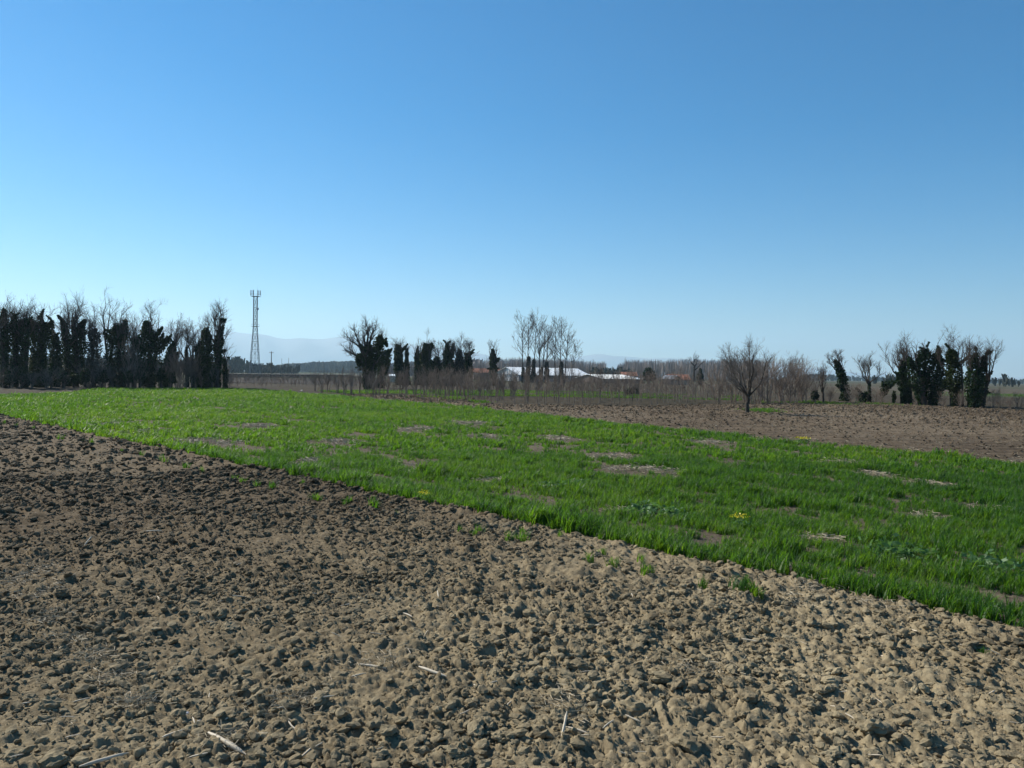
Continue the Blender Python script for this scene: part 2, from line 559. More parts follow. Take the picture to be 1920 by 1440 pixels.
def scatter(name, P, scl, rot, idx, coll, label):
    me = bpy.data.meshes.new(name)
    nP = len(P)
    me.vertices.add(nP)
    me.vertices.foreach_set('co', np.asarray(P, np.float32).ravel())
    a = me.attributes.new('scl', 'FLOAT_VECTOR', 'POINT')
    a.data.foreach_set('vector', np.asarray(scl, np.float32).ravel())
    a = me.attributes.new('rot', 'FLOAT_VECTOR', 'POINT')
    a.data.foreach_set('vector', np.asarray(rot, np.float32).ravel())
    a = me.attributes.new('pick', 'INT', 'POINT')
    a.data.foreach_set('value', np.asarray(idx, np.int32))
    ng = bpy.data.node_groups.new(name, 'GeometryNodeTree')
    ng.interface.new_socket('Geometry', in_out='INPUT', socket_type='NodeSocketGeometry')
    ng.interface.new_socket('Geometry', in_out='OUTPUT', socket_type='NodeSocketGeometry')
    gi, go = ng.nodes.new('NodeGroupInput'), ng.nodes.new('NodeGroupOutput')
    ci = ng.nodes.new('GeometryNodeCollectionInfo')
    ci.inputs['Collection'].default_value = coll
    ci.inputs['Separate Children'].default_value = True
    ci.inputs['Reset Children'].default_value = True
    ip = ng.nodes.new('GeometryNodeInstanceOnPoints')
    ip.inputs['Pick Instance'].default_value = True
    def attr(nm, ty):
        q = ng.nodes.new('GeometryNodeInputNamedAttribute')
        q.data_type = ty
        q.inputs['Name'].default_value = nm
        return [s for s in q.outputs if s.enabled and s.name == 'Attribute'][0]
    ng.links.new(gi.outputs[0], ip.inputs['Points'])
    ng.links.new(ci.outputs[0], ip.inputs['Instance'])
    ng.links.new(attr('pick', 'INT'), ip.inputs['Instance Index'])
    ng.links.new(attr('rot', 'FLOAT_VECTOR'), ip.inputs['Rotation'])
    ng.links.new(attr('scl', 'FLOAT_VECTOR'), ip.inputs['Scale'])
    ng.links.new(ip.outputs[0], go.inputs[0])
    o = link(name, me, kind='stuff', label=label)
    md = o.modifiers.new('scatter', 'NODES')
    md.node_group = ng
    return o

def clod_mesh(seed, name, sub=2, mat='clod'):
    rng = np.random.default_rng(seed)
    import bmesh
    bm = bmesh.new()
    bmesh.ops.create_icosphere(bm, subdivisions=sub, radius=1)
    cuts = [(Vector(rng.normal(size=3)).normalized(), rng.uniform(0.55, 0.9)) for _ in range(12)]
    ph = rng.uniform(0, 6, 6)
    for v in bm.verts:
        c = v.co.copy()
        k = 1.0
        for d, o in cuts:
            q = c.dot(d)
            if q > o:
                k = min(k, o / q)
        k *= 1 + 0.10 * math.sin(c.x * 4 + ph[0]) * math.sin(c.y * 5 + ph[1]) + 0.07 * math.sin(c.z * 9 + ph[2] + c.x * 7) + 0.09 * rng.normal()
        v.co = c * k
        v.co.z *= 0.75
    me = bpy.data.meshes.new(name)
    bm.to_mesh(me)
    bm.free()
    me.materials.append(M[mat])
    return me

RG = np.random.default_rng(7)

def blade_tuft(seed, nb, h, w, spread, name, mat, segs=3, droop=0.5):
    rng = np.random.default_rng(seed)
    v, f = [], []
    for _ in range(nb):
        a = rng.uniform(0, 2 * math.pi)
        r0 = spread * math.sqrt(rng.uniform(0, 1))
        bx, by = r0 * math.cos(a * 1.7 + 1), r0 * math.sin(a * 1.7 + 1)
        hh = h * rng.uniform(0.55, 1.1)
        lean = rng.uniform(0.1, 0.8) * hh
        dx, dy = math.cos(a), math.sin(a)
        tx, ty = -dy, dx
        i = len(v)
        dr = droop * rng.uniform(0.2, 1.0)
        for s in range(segs + 1):
            t = s / segs
            ww = w * (1 - t ** 2) * 0.5 + 0.0004
            ox, oz = lean * t * t, hh * (t - dr * 0.45 * t ** 3)
            cx, cyy = bx + dx * ox, by + dy * ox
            if s < segs:
                v += [(cx - tx * ww, cyy - ty * ww, oz), (cx + tx * ww, cyy + ty * ww, oz)]
            else:
                v += [(cx, cyy, oz)]
        for s in range(segs):
            if s < segs - 1:
                q = i + 2 * s
                f.append((q, q + 1, q + 3, q + 2))
            else:
                q = i + 2 * s
                f.append((q, q + 1, q + 2))
    me = bpy.data.meshes.new(name)
    me.from_pydata(v, [], f)
    me.materials.append(M[mat])
    return me

# --- soil clods (small ones beyond counting)
clods_src = source('clod_source', [clod_mesh(i, f'clod_shape_{i}', 2) for i in range(8)])
def polar_pts(n, r0, r1, a=0.88, rng=RG, power=1.0):
    r = np.sqrt(rng.uniform(0, 1, n) ** power * (r1 * r1 - r0 * r0) + r0 * r0)
    t = rng.uniform(-a, a, n)
    return np.sin(t) * r, np.cos(t) * r
cx, cyv = [], []
for n_, r0, r1 in ((75000, 3.5, 9.5), (150000, 9.5, 20), (150000, 20, 50)):
    x, y = polar_pts(n_, r0, r1)
    cx.append(x)
    cyv.append(y)
cx, cyv = np.concatenate(cx), np.concatenate(cyv)
k = (near_edge_v(cx, cyv) < 0.15) & (fbm(cx * 0.9, cyv * 0.9, 33, 3) + RG.uniform(-.3, .3, len(cx)) > 0.40)
cx, cyv = cx[k], cyv[k]
s = np.clip(0.0068 * np.exp(RG.exponential(0.58, len(cx))), 0.0055, 0.05)
s *= np.clip(np.hypot(cx, cyv) / 10.0, 1.0, 2.3)
P = np.stack([cx, cyv, relief(cx, cyv) + s * 0.15], -1)
S = np.stack([s * RG.uniform(.8, 1.4, len(s)), s * RG.uniform(.8, 1.4, len(s)), s * RG.uniform(.7, 1.1, len(s))], -1)
Rt = np.stack([RG.uniform(-.5, .5, len(s)), RG.uniform(-.5, .5, len(s)), RG.uniform(0, 6.28, len(s))], -1)
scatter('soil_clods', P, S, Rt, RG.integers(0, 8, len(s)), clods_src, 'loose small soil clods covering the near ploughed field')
# clods of the far field
x, y = polar_pts(150000, 22, 90, 0.75)
k = inpoly(x, y, FIELD)
x, y = x[k], y[k]
s = np.clip(0.022 * np.exp(RG.exponential(0.42, len(x))), 0.015, 0.09) * np.clip(np.hypot(x, y) / 45, .8, 1.5)
P = np.stack([x, y, relief(x, y) + s * 0.2], -1)
Rt = np.stack([RG.uniform(-.5, .5, len(s)), RG.uniform(-.5, .5, len(s)), RG.uniform(0, 6.28, len(s))], -1)
far_src = source('far_clod_source', [clod_mesh(20 + i, f'far_clod_shape_{i}', 1, 'soil_far') for i in range(5)])
scatter('far_soil_clods', P, np.repeat(s[:, None], 3, 1), Rt, RG.integers(0, 5, len(s)), far_src, 'soil clods of the ploughed field beyond the wheat')

# --- wheat
bare_px = [(215, 797, 24, 4), (270, 811, 22, 4), (360, 829, 45, 5), (420, 834, 35, 4), (582, 868, 20, 9), (780, 880, 22, 7), (785, 806, 30, 4),
           (905, 822, 26, 4), (1185, 885, 50, 7), (1240, 890, 26, 5), (1185, 962, 40, 6), (915, 905, 26, 4), (1150, 860, 30, 5),
           (1580, 870, 26, 5), (1640, 892, 20, 6), (1740, 910, 26, 5), (1850, 960, 22, 6), (1740, 975, 24, 5), (1535, 1015, 30, 4), (880, 795, 30, 3),
           (1050, 825, 26, 4), (640, 830, 30, 4), (480, 800, 26, 3), (1330, 830, 30, 3)]
bare = []
for (px, py, rx, ry) in bare_px:
    c = G(px, py)
    a = G(px + rx, py)
    b = G(px, py + ry)
    bare.append((c.x, c.y, abs(a.x - c.x), abs(b.y - c.y)))

def wheat_density(x, y):
    u, v = (x - y) / 1.414, (x + y) / 1.414
    d = fbm(u * 0.35, v * 1.3, 101, 4) * 0.55 + fbm(u * 2.0, v * 3.0, 111, 3) * 0.45
    e = near_edge_v(x, y)
    d = d + np.clip((1.1 - e) * 0.25, 0, 0.25)          # dense headland along the near edge
    ed = np.zeros_like(x)
    for (bx, by, rx, ry) in bare:
        q = ((x - bx) / rx) ** 2 + ((y - by) / ry) ** 2
        ed = np.maximum(ed, np.exp(-q * 0.8))
    d = d - 0.75 * ed * np.clip(1.9 * fbm(u * 3.0, v * 5.0, 131, 3) - 0.35, 0, 1)
    return d, ed

NW = 6
wheat_near = source('wheat_source', [blade_tuft(100 + i, 13, 0.20, 0.0085, 0.055, f'wheat_tuft_{i}', 'wheat', 3, .8) for i in range(NW)])
wheat_far = source('wheat_far_source', [blade_tuft(120 + i, 11, 0.20, 0.024, 0.11, f'wheat_clump_{i}', 'wheat', 2) for i in range(NW)])
for nm, r0, r1, dn, coll, sc0, lab in (('wheat_crop', 6.5, 24, 170, wheat_near, 1.0, 'young green wheat growing nearest the bare soil'),
                                       ('wheat_crop', 24, 52, 40, wheat_far, 0.95, 'young green wheat in the middle of the field'),
                                       ('wheat_crop', 52, 112, 15, wheat_far, 1.2, 'young green wheat in the far part of the field')):
    nt_ = int(dn * 0.88 * (r1 * r1 - r0 * r0))
    x, y = polar_pts(nt_, r0, r1)
    k = inpoly(x, y, WHEAT) & (near_edge_v(x, y) > 0)
    x, y = x[k], y[k]
    d, ed = wheat_density(x, y)
    k = d > 0.435 + RG.uniform(-0.08, 0.08, len(x))
    thin = ~k & (RG.uniform(0, 1, len(x)) < 0.30)
    low_ = np.where(thin, 0.55, 1.0)
    k = k | thin
    x, y, d, low_ = x[k], y[k], d[k], low_[k]
    hs = low_ * sc0 * (0.12 + 1.60 * np.clip(d, 0.25, 0.8)) * RG.uniform(0.75, 1.25, len(x))
    clump = vnoise(x * 2.2, y * 2.2, 140) > 0.80
    hs = hs * np.where(clump, 1.45, 1.0)
    P = np.stack([x, y, relief(x, y) - 0.015], -1)
    Rt = np.stack([RG.uniform(-.12, .12, len(x)), RG.uniform(-.12, .12, len(x)), RG.uniform(0, 6.28, len(x))], -1)
    S = np.stack([hs * 1.0, hs * 1.0, hs], -1)
    scatter(nm, P, S, Rt, RG.integers(0, NW, len(x)), coll, lab)
    print('wheat', nm, len(x))

# --- straw lying in the thin places of the wheat and in litter streaks on the near soil
def litter_mesh(seed, n, L, w, name, spread):
    rng = np.random.default_rng(seed)
    mb = MB()
    for _ in range(n):
        a = rng.uniform(0, 6.28)
        c = Vector((rng.normal() * spread, rng.normal() * spread, rng.uniform(0.005, 0.05)))
        d = Vector((math.cos(a), math.sin(a), rng.uniform(-0.12, 0.25))) * L * rng.uniform(0.3, 1)
        mb.bar(c, c + d, w * rng.uniform(.5, 1.1), 3)
    return mb.mesh(name, M['straw'])
straw_src = source('straw_source', [litter_mesh(200 + i, 7, 0.16, 0.0035, f'straw_bits_{i}', 0.06) for i in range(5)])
sx, sy, sz = [], [], []
for (bx, by, rx, ry) in bare:
    m_ = int(min(260, 26 * rx * ry * 3.0) + 20)
    sx.append(RG.normal(bx, rx * 0.7, m_))
    sy.append(RG.normal(by, ry * 0.55, m_))
    sz.append(np.full(m_, 1.0 + 0.02 * by))
lit_px = [(20, 1100, 40, 14), (75, 1125, 50, 16), (100, 1170, 36, 16), (140, 1205, 40, 18), (190, 1240, 40, 16), (210, 1280, 30, 12), (265, 1330, 26, 10),
          (70, 1080, 40, 10), (130, 885, 40, 8), (200, 860, 60, 8), (330, 870, 50, 8), (1520, 1110, 50, 14), (1640, 1140, 50, 16), (1490, 1140, 40, 10), (560, 1330, 60, 20), (700, 1250, 60, 20),
          (1080, 1340, 60, 20), (420, 1400, 60, 16), (1300, 1260, 80, 20)]
for (px, py, rx, ry) in lit_px:
    c, a, b = G(px, py), G(px + rx, py), G(px, py + ry)
    m_ = 26
    sx.append(RG.normal(c.x, abs(a.x - c.x) * .5, m_))
    sy.append(RG.normal(c.y, abs(b.y - c.y) * .6, m_))
    sz.append(np.full(m_, 0.75))
fe = np.array(far_edge[7:])
for k_ in range(len(fe) - 1):
    m_ = int(np.hypot(*(fe[k_ + 1] - fe[k_])) * 5)
    t_ = RG.uniform(0, 1, m_)
    sx.append(fe[k_, 0] + (fe[k_ + 1, 0] - fe[k_, 0]) * t_ + RG.normal(.1, .18, m_))
    sy.append(fe[k_, 1] + (fe[k_ + 1, 1] - fe[k_, 1]) * t_ + RG.normal(.1, .18, m_))
    sz.append(np.full(m_, 1.5))
x, y = polar_pts(700, 3.8, 22)                    # thin scatter of bits all over the near soil
k = near_edge_v(x, y) < 0
sx.append(x[k]); sy.append(y[k]); sz.append(np.full(k.sum(), 0.55))
x, y = polar_pts(2600, 24, 80, 0.75)
k = inpoly(x, y, FIELD)
sx.append(x[k]); sy.append(y[k]); sz.append(np.full(k.sum(), 1.3))
sx, sy, sz = np.concatenate(sx), np.concatenate(sy), np.concatenate(sz)
P = np.stack([sx, sy, relief(sx, sy)], -1)
Rt = np.stack([RG.uniform(-.1, .1, len(sx)), RG.uniform(-.1, .1, len(sx)), RG.uniform(0, 6.28, len(sx))], -1)
scatter('straw_litter', P, np.repeat(sz[:, None], 3, 1), Rt, RG.integers(0, 5, len(sx)), straw_src, 'dry pale straw and stubble bits lying on soil')

# --- grass strip behind the orchard and small green patches
gx, gy = [], []
strip = [g2(*q) for q in ((596, 734), (760, 733), (960, 733), (1180, 737), (1390, 742), (1390, 753), (1200, 748), (960, 744), (860, 743), (700, 740), (600, 737))]
bx0, bx1 = min(p[0] for p in strip), max(p[0] for p in strip)
by0, by1 = min(p[1] for p in strip), max(p[1] for p in strip)
x, y = RG.uniform(bx0, bx1, 42000), RG.uniform(by0, by1, 42000)
k = inpoly(x, y, strip) & (fbm(x * .2, y * .3, 55, 3) - .010 * np.clip(x, 0, 20) > 0.40 + RG.uniform(-.1, .1, len(x)))
gx.append(x[k]); gy.append(y[k])
for (px, py, rx, ry, m_) in ((1425, 773, 26, 2.5, 300), (1545, 757, 34, 3, 500), (1650, 759, 40, 2.5, 200), (855, 749, 26, 3, 260), (900, 756, 20, 2.5, 200),
                             (1890, 741, 40, 5, 900), (1440, 770, 16, 1.5, 120), (1500, 757, 60, 1.5, 200), (830, 746, 60, 2, 300)):
    c, a, b = G(px, py), G(px + rx, py), G(px, py + ry)
    gx.append(RG.normal(c.x, abs(a.x - c.x) * .5, m_))
    gy.append(RG.normal(c.y, abs(b.y - c.y) * .5, m_))
gx, gy = np.concatenate(gx), np.concatenate(gy)
P = np.stack([gx, gy, relief(gx, gy)], -1)
sg = RG.uniform(0.6, 1.1, len(gx))
scatter('grass_strip', P, np.repeat(sg[:, None], 3, 1), np.stack([0 * gx, 0 * gx, RG.uniform(0, 6.28, len(gx))], -1), RG.integers(0, NW, len(gx)), wheat_far,
        'bright green grass strip and patches beyond the wheat')

# ------------------------------------------------------------------ bare tree machinery
def tubes(groups, mat, name):
    Vs, Fs, off = [], [], 0
    for P, R, k in groups:
        if len(P) == 0:
            continue
        K, n, _ = P.shape
        T = np.gradient(P, axis=1)
        T /= np.linalg.norm(T, axis=2, keepdims=True) + 1e-9
        ref = np.where(np.abs(T[..., 2:3]) > 0.9, np.array([1.0, 0, 0]), np.array([0, 0, 1.0]))
        A_ = np.cross(T, ref)
        A_ /= np.linalg.norm(A_, axis=2, keepdims=True) + 1e-9
        B_ = np.cross(T, A_)
        th = np.arange(k) * 2 * np.pi / k
        ring = P[:, :, None, :] + R[:, :, None, None] * (A_[:, :, None, :] * np.cos(th)[None, None, :, None] + B_[:, :, None, :] * np.sin(th)[None, None, :, None])
        Vs.append(ring.reshape(-1, 3))
        ix = off + np.arange(K * n * k).reshape(K, n, k)
        a, b = ix[:, :-1, :], ix[:, 1:, :]
        Fs.append(np.stack([a, np.roll(a, -1, 2), np.roll(b, -1, 2), b], -1).reshape(-1, 4))
        off += K * n * k
    return mesh_np(name, np.concatenate(Vs), np.concatenate(Fs), mat, True)

def kids(rng, P, R, m, n, t0, t1, ang, L, up, wander, r0, rmin=0.006):
    """m children on each polyline of P; L = (lo, hi) length; returns polylines of n points and radii"""
    K, N, _ = P.shape
    t = rng.uniform(t0, t1, (K, m)) if m > 1 else rng.uniform(t0, t1, (K, 1))
    f = t * (N - 1)
    i = np.clip(np.floor(f).astype(int), 0, N - 2)
    w = (f - i)[..., None]
    ar = np.arange(K)[:, None]
    S = P[ar, i] * (1 - w) + P[ar, i + 1] * w
    T = P[ar, i + 1] - P[ar, i]
    T /= np.linalg.norm(T, axis=2, keepdims=True) + 1e-9
    rr = R[ar, i]
    q = rng.normal(size=T.shape)
    q -= (q * T).sum(2, keepdims=True) * T
    q /= np.linalg.norm(q, axis=2, keepdims=True) + 1e-9
    an = rng.uniform(ang * 0.6, ang * 1.3, (K, m, 1))
    D = T * np.cos(an) + q * np.sin(an)
    D[..., 2] += up
    D /= np.linalg.norm(D, axis=2, keepdims=True)
    ln = rng.uniform(L[0], L[1], (K, m)) * (1.12 - 0.6 * t)
    s = np.linspace(0, 1, n)
    C = S[:, :, None, :] + D[:, :, None, :] * (ln[..., None, None] * s[None, None, :, None])
    C[..., 2] += up * 0.35 * ln[..., None] * s ** 2
    C += np.cumsum(rng.normal(size=C.shape) * wander, axis=2) * ln[..., None, None] * (s > 0)[None, None, :, None]
    C = C.reshape(K * m, n, 3)
    ra = np.minimum(rr * 0.75, r0).reshape(-1, 1) * (1 - 0.75 * s)[None]
    return C, np.maximum(ra, rmin)

def curve(pts, n, rng=None, jit=0.0):
    pts = np.array(pts, float)
    d = np.r_[0, np.cumsum(np.linalg.norm(np.diff(pts, axis=0), axis=1))]
    t = np.linspace(0, d[-1], n)
    # smooth by chained linear interpolation then averaging
    q = np.stack([np.interp(t, d, pts[:, k]) for k in range(3)], 1)
    for _ in range(2):
        q[1:-1] = 0.25 * q[:-2] + 0.5 * q[1:-1] + 0.25 * q[2:]
    if rng is not None and jit:
        j = rng.normal(size=q.shape) * jit
        j[0] = 0
        q += j
    return q

def ivy_mesh(rng, chains, density, leaf, mat, name):
    Cs, Rs = [], []
    for ch in chains:
        p = np.array([c[0] for c in ch], float)
        r = np.array([c[1] for c in ch], float)
        d = np.r_[0, np.cumsum(np.linalg.norm(np.diff(p, axis=0), axis=1))] if len(p) > 1 else np.array([0.0])
        area = 2 * np.pi * r.mean() * max(d[-1], 2 * r.mean())
        m = int(area * density) + 30
        t = rng.uniform(0, max(d[-1], 1e-6), m)
        if len(p) > 1:
            c = np.stack([np.interp(t, d, p[:, k]) for k in range(3)], 1)
            rr = np.interp(t, d, r)
        else:
            c = np.repeat(p, m, 0)
            rr = np.full(m, r[0])
        a = rng.uniform(0, 2 * np.pi, m)
        # lumps: the sleeve swells and thins along its length and round it
        ph = rng.uniform(0, 9)
        lump = 0.62 + 0.62 * vnoise(t * 1.25 + ph, a * 0.9 + np.cos(a) + ph, 3) + 0.30 * (vnoise(t * 3.3 + ph, a * 2.1, 5) - 0.5)
        rad = rr * lump * np.sqrt(rng.uniform(0.25, 1.0, m))
        el = rng.normal(0, 0.5, m)
        c = c + np.stack([np.cos(a) * np.cos(el) * rad, np.sin(a) * np.cos(el) * rad, np.sin(el) * rad * 0.8], 1)
        Cs.append(c)
    C = np.concatenate(Cs)
    C[:, 2] = np.maximum(C[:, 2], 0.03)
    m = len(C)
    n1 = rng.normal(size=(m, 3))
    n1[:, 2] -= 0.6
    n1 /= np.linalg.norm(n1, axis=1, keepdims=True)
    n2 = np.cross(n1, rng.normal(size=(m, 3)))
    n2 /= np.linalg.norm(n2, axis=1, keepdims=True)
    s = leaf * rng.uniform(0.6, 1.5, (m, 1))
    v = np.stack([C - n1 * s * .6, C + n2 * s * .5, C + n1 * s * .8, C - n2 * s * .5], 1).reshape(-1, 3)
    f = np.arange(4 * m).reshape(m, 4)
    return mesh_np(name, v, f, mat)

TRIS = [0]
def make_tree(label, px, py=None, top=600, w=40, d=None, ivy=(), limbs=None, nl=5, fork=0.45, style='vase', name=None, seed=0, twigs=1.0,
              trunk_r=None, lean=0.0, ivymat='ivy', twigmat='twig', group=None, dens=1.0, cat='tree', barkmat='bark', ivyk=1.2):
    """a tree seen at photo pixel px, foot at py (or at distance d), top at pixel row top, crown w pixels wide"""
    rng = np.random.default_rng(1000 + seed * 7 + int(px))
    base = G(px, py) if d is None else Vector((PW(px, 700, d).x, d, 0.0))
    if d is not None:
        base.z = 0.0
    D = base.y
    if D < 148:
        base.z = groundz(base.x, base.y) - 0.05
    mpp = D / FPX
    def L(qx, qy, dy=0.0):
        p = PW(qx, qy, D)
        return np.array([p.x - base.x, dy, p.z - base.z])
    topv = L(px + lean, top)
    H = topv[2]
    W = w * mpp
    r0 = trunk_r or (0.024 * H + 0.03)
    tm = 0.000085 * D                             # thinnest twig: thin enough to show only as a veil
    groups_trunk, groups_tw = [], []
    if limbs:
        LP = [curve([L(*q[:2], (q[2] if len(q) > 2 else rng.normal() * 0.2)) for q in lm], 9, rng, 0.03) for lm in limbs]
        LP = np.stack(LP)
        LR = np.stack([np.linspace(r0 * (1.0 if i == 0 else 0.7), 0.02, 9) for i in range(len(LP))])
        groups_trunk.append((LP, LR, 6))
        src, srcR = LP, LR
        llen = H * 0.5
    elif style == 'poplar':
        T = curve([(0, 0, 0), (topv[0] * .4 + rng.normal() * .15, rng.normal() * .2, H * .5), (topv[0], rng.normal() * .3, H)], 14, rng, 0.04)[None]
        TR = np.linspace(r0, 0.02, 14)[None]
        groups_trunk.append((T, TR, 6))
        src, srcR = kids(rng, T, TR, 18, 7, 0.34, 0.95, 0.78, (H * 0.24, H * 0.44), 0.28, 0.02, r0 * 0.32, tm)
        src[:, :, 0] = src[:, :, 0] * 0.98
        groups_trunk.append((src, srcR, 4))
        llen = H * 0.28
    else:
        fz = H * fork
        fp = np.array([topv[0] * fork * 0.8 + rng.normal() * .08, rng.normal() * .1, fz])
        T = curve([(0, 0, 0), fp * np.array([.4, .4, .5]), fp], 7, rng, 0.03)[None]
        groups_trunk.append((T, np.linspace(r0, r0 * .75, 7)[None], 7))
        LP = []
        for i in range(nl):
            a = 2 * math.pi * (i + rng.uniform(-.3, .3)) / nl
            u = rng.uniform(0.35, 1.0) if i else 0.12
            end = np.array([topv[0] + math.cos(a) * W * .46 * u, math.sin(a) * W * .46 * u, H * (0.97 - 0.28 * u * rng.uniform(.4, 1))])
            st = fp * (rng.uniform(.75, 1.0) if i else 1.0)
            mid = st * .5 + end * .5 + np.array([math.cos(a) * W * .10 * u, math.sin(a) * W * .10 * u, -0.04 * H * u])
            LP.append(curve([st, mid, end], 9, rng, 0.02 * H * 0.35))
        LP = np.stack(LP)
        LR = np.linspace(r0 * .5, 0.016, 9)[None] * np.ones((len(LP), 1))
        groups_trunk.append((LP, LR, 5))
        src, srcR = LP, LR
        llen = np.linalg.norm(LP[:, -1] - LP[:, 0], axis=1).mean()
    b1, r1 = kids(rng, src, srcR, max(2, int((8 if style != 'poplar' else 4) * twigs)), 5, 0.25, 1.0, 0.65, (llen * .28, llen * .60), 0.22, 0.035, r0 * .18, max(.008, tm * 1.2))
    b2, r2 = kids(rng, b1, r1, max(2, int((5 if style != 'poplar' else 3) * twigs)), 4, 0.15, 1.0, 0.7, (llen * .14, llen * .32), 0.22, 0.045, r0 * .08, max(.005, tm * 0.85))
    groups_tw += [(b1, r1, 4), (b2, r2, 3)]
    if style != 'poplar' and twigs >= 0.8:
        b3, r3 = kids(rng, b2, r2, 3, 3, 0.2, 1.0, 0.7, (llen * .08, llen * .18), 0.2, 0.045, r0 * .05, max(.004, tm * 0.65))
        groups_tw.append((b3, r3, 3))
    nm = name or ('ivy_covered_tree' if ivy else 'bare_tree')
    e = link(nm, None, loc=base, label=label, category=cat)
    if group:
        e['group'] = group
    link('trunk', tubes(groups_trunk, M[barkmat], 'trunk'), e)
    link('crown', tubes(groups_tw, M[twigmat], 'crown'), e)
    for g in groups_trunk + groups_tw:
        TRIS[0] += g[0].shape[0] * (g[0].shape[1] - 1) * g[2] * 2
    if ivy:
        ch = []
        for c in ivy:
            dy = rng.normal() * 0.25
            ch.append([(L(q[0], q[1], dy), q[2] * mpp * ivyk) for q in c])
        for c in list(ch):                        # ragged spurs where shoots stand off the sleeve
            if len(c) < 3:
                continue
            for _ in range(4):
                i = int(rng.integers(1, len(c)))
                p, r = c[i]
                a = rng.uniform(0, 6.28)
                dv = np.array([math.cos(a), .6 * math.sin(a), rng.uniform(-.3, 1.3)]) * max(r, .35) * rng.uniform(1.1, 2.0)
                ch.append([(p + dv * .3, r * .45), (p + dv * .75, r * .26), (p + dv, .06)])
        im = ivy_mesh(rng, ch, 120 * dens, 0.15 * max(1.0, D / 95) ** 0.8, M[ivymat], 'ivy')
        TRIS[0] += len(im.polygons) * 2
        link('ivy', im, e)
    return e

# ------------------------------------------------------------------ tree line on the left
gl = 'ivy clad trees in the row at the left end of the wheat'
T = make_tree
T('ivy clad tree at the left edge of the picture, ivy up to a knob', 8, 728, 560, 50, seed=1, ivyk=1.0, group=gl,
  ivy=[[(8, 728, 9), (7, 690, 9), (6, 640, 10), (5, 600, 9), (6, 580, 4)], [(8, 660, 6), (16, 620, 8), (22, 592, 4)]])
T('slim ivy tree, second trunk from the left edge, sky gaps beside it', 30, 727.5, 572, 40, seed=2, ivyk=1.0, group=gl,
  ivy=[[(30, 727, 8), (28, 690, 7), (32, 640, 8), (38, 610, 7), (42, 600, 4)]])
T('ivy column left of the broad horned ivy mass', 48, 728, 570, 40, seed=3, ivyk=1.0, group=gl,
  ivy=[[(48, 728, 8), (46, 680, 8), (48, 630, 9), (52, 600, 6)]])
T('broad ivy mass with several pointed ivy horns at its top', 76, 727.5, 574, 62, seed=4, group=gl, ivymat='ivy_olive', ivyk=1.08,
  ivy=[[(74, 727, 14), (72, 690, 15), (74, 650, 17), (74, 620, 17), (72, 605, 12)], [(82, 640, 12), (90, 615, 9), (95, 601, 3)], [(65, 620, 8), (60, 598, 3)], [(78, 615, 6), (78, 598, 2.5)]])
T('low ivy smothered stump tree right of the horned mass', 106, 726.5, 618, 26, seed=5, ivyk=1.0, group=gl, twigs=.6,
  ivy=[[(106, 726, 13), (108, 690, 14), (108, 650, 11), (106, 628, 6)]])
T('tall bare topped tree with one ivy horn leaning left', 126, 725.5, 562, 38, seed=6, group=gl,
  ivy=[[(128, 725, 7), (128, 680, 8), (126, 640, 8), (123, 610, 5), (118, 600, 3), (111, 592, 2)]])
T('tallest twiggy tree of the left row with twin ivy trunks', 143, 725.5, 557, 42, seed=7, group=gl,
  ivy=[[(140, 725, 6), (140, 660, 5), (138, 600, 4)], [(148, 720, 9), (148, 670, 9), (150, 630, 9), (150, 610, 6), (157, 600, 3)]])
T('tree with thin greyish withered ivy in the left row', 176, 726.5, 580, 42, seed=8, group=gl, ivymat='ivy_grey', dens=.6,
  ivy=[[(178, 726, 13), (176, 690, 12), (178, 650, 11), (180, 625, 8)]])
T('slender bare forked tree without ivy, V shaped against the sky', 206, 726.5, 567, 30, seed=9, limbs=[[(206, 726), (203, 690), (199, 640), (197, 610), (188, 575)], [(199, 640), (205, 605), (207, 572)], [(198, 625), (197, 595), (198, 568)], [(200, 650), (194, 615), (190, 598)]], twigs=.8, trunk_r=.16)
T('stout dark ivy column below a tall bare leader', 226, 727.5, 573, 38, seed=10, group=gl,
  ivy=[[(224, 727, 16), (222, 690, 18), (222, 650, 17), (220, 625, 13), (222, 610, 7)], [(235, 640, 6), (234, 600, 3)]])
T('thin bare tree between the two stoutest ivy columns', 250, 727.5, 594, 34, seed=11, twigs=.8)
T('widest ivy tree of the left row with arms on both sides', 281, 728.5, 571, 62, seed=12, group=gl,
  ivy=[[(282, 728, 14), (282, 690, 16), (280, 650, 18), (279, 625, 12), (278, 605, 5)], [(290, 660, 14), (305, 642, 9), (312, 635, 4)], [(270, 660, 12), (258, 648, 7), (254, 635, 3)], [(298, 640, 5), (305, 625, 2)]])
T('ivy tree leaning right beside the widest ivy tree', 312, 727.5, 603, 42, seed=13, lean=24, group=gl,
  ivy=[[(310, 727, 12), (316, 690, 12), (322, 665, 8), (328, 645, 5)], [(322, 690, 6), (334, 660, 3)]])
T('dark bare tree standing in the gap of the left row', 352, 727.5, 603, 40, seed=14, twigs=1.0, ivy=[[(352, 727, 4), (352, 690, 3.5), (350, 655, 2)]], name='bare_tree')
T('thin bare tree just left of the narrow ivy spire', 361, 728, 608, 30, seed=15, twigs=.8)
T('narrow ivy spire left of the olive ivy column', 373, 728.5, 622, 20, seed=16, group=gl, twigs=.7,
  ivy=[[(373, 728, 7), (373, 680, 7), (375, 655, 5), (376, 640, 2.5)]])
T('olive green ivy column near the right end of the left row', 388, 729, 600, 28, seed=17, group=gl, ivymat='ivy_olive',
  ivy=[[(390, 729, 9), (388, 690, 10), (388, 650, 10), (387, 625, 8), (386, 617, 4)]])
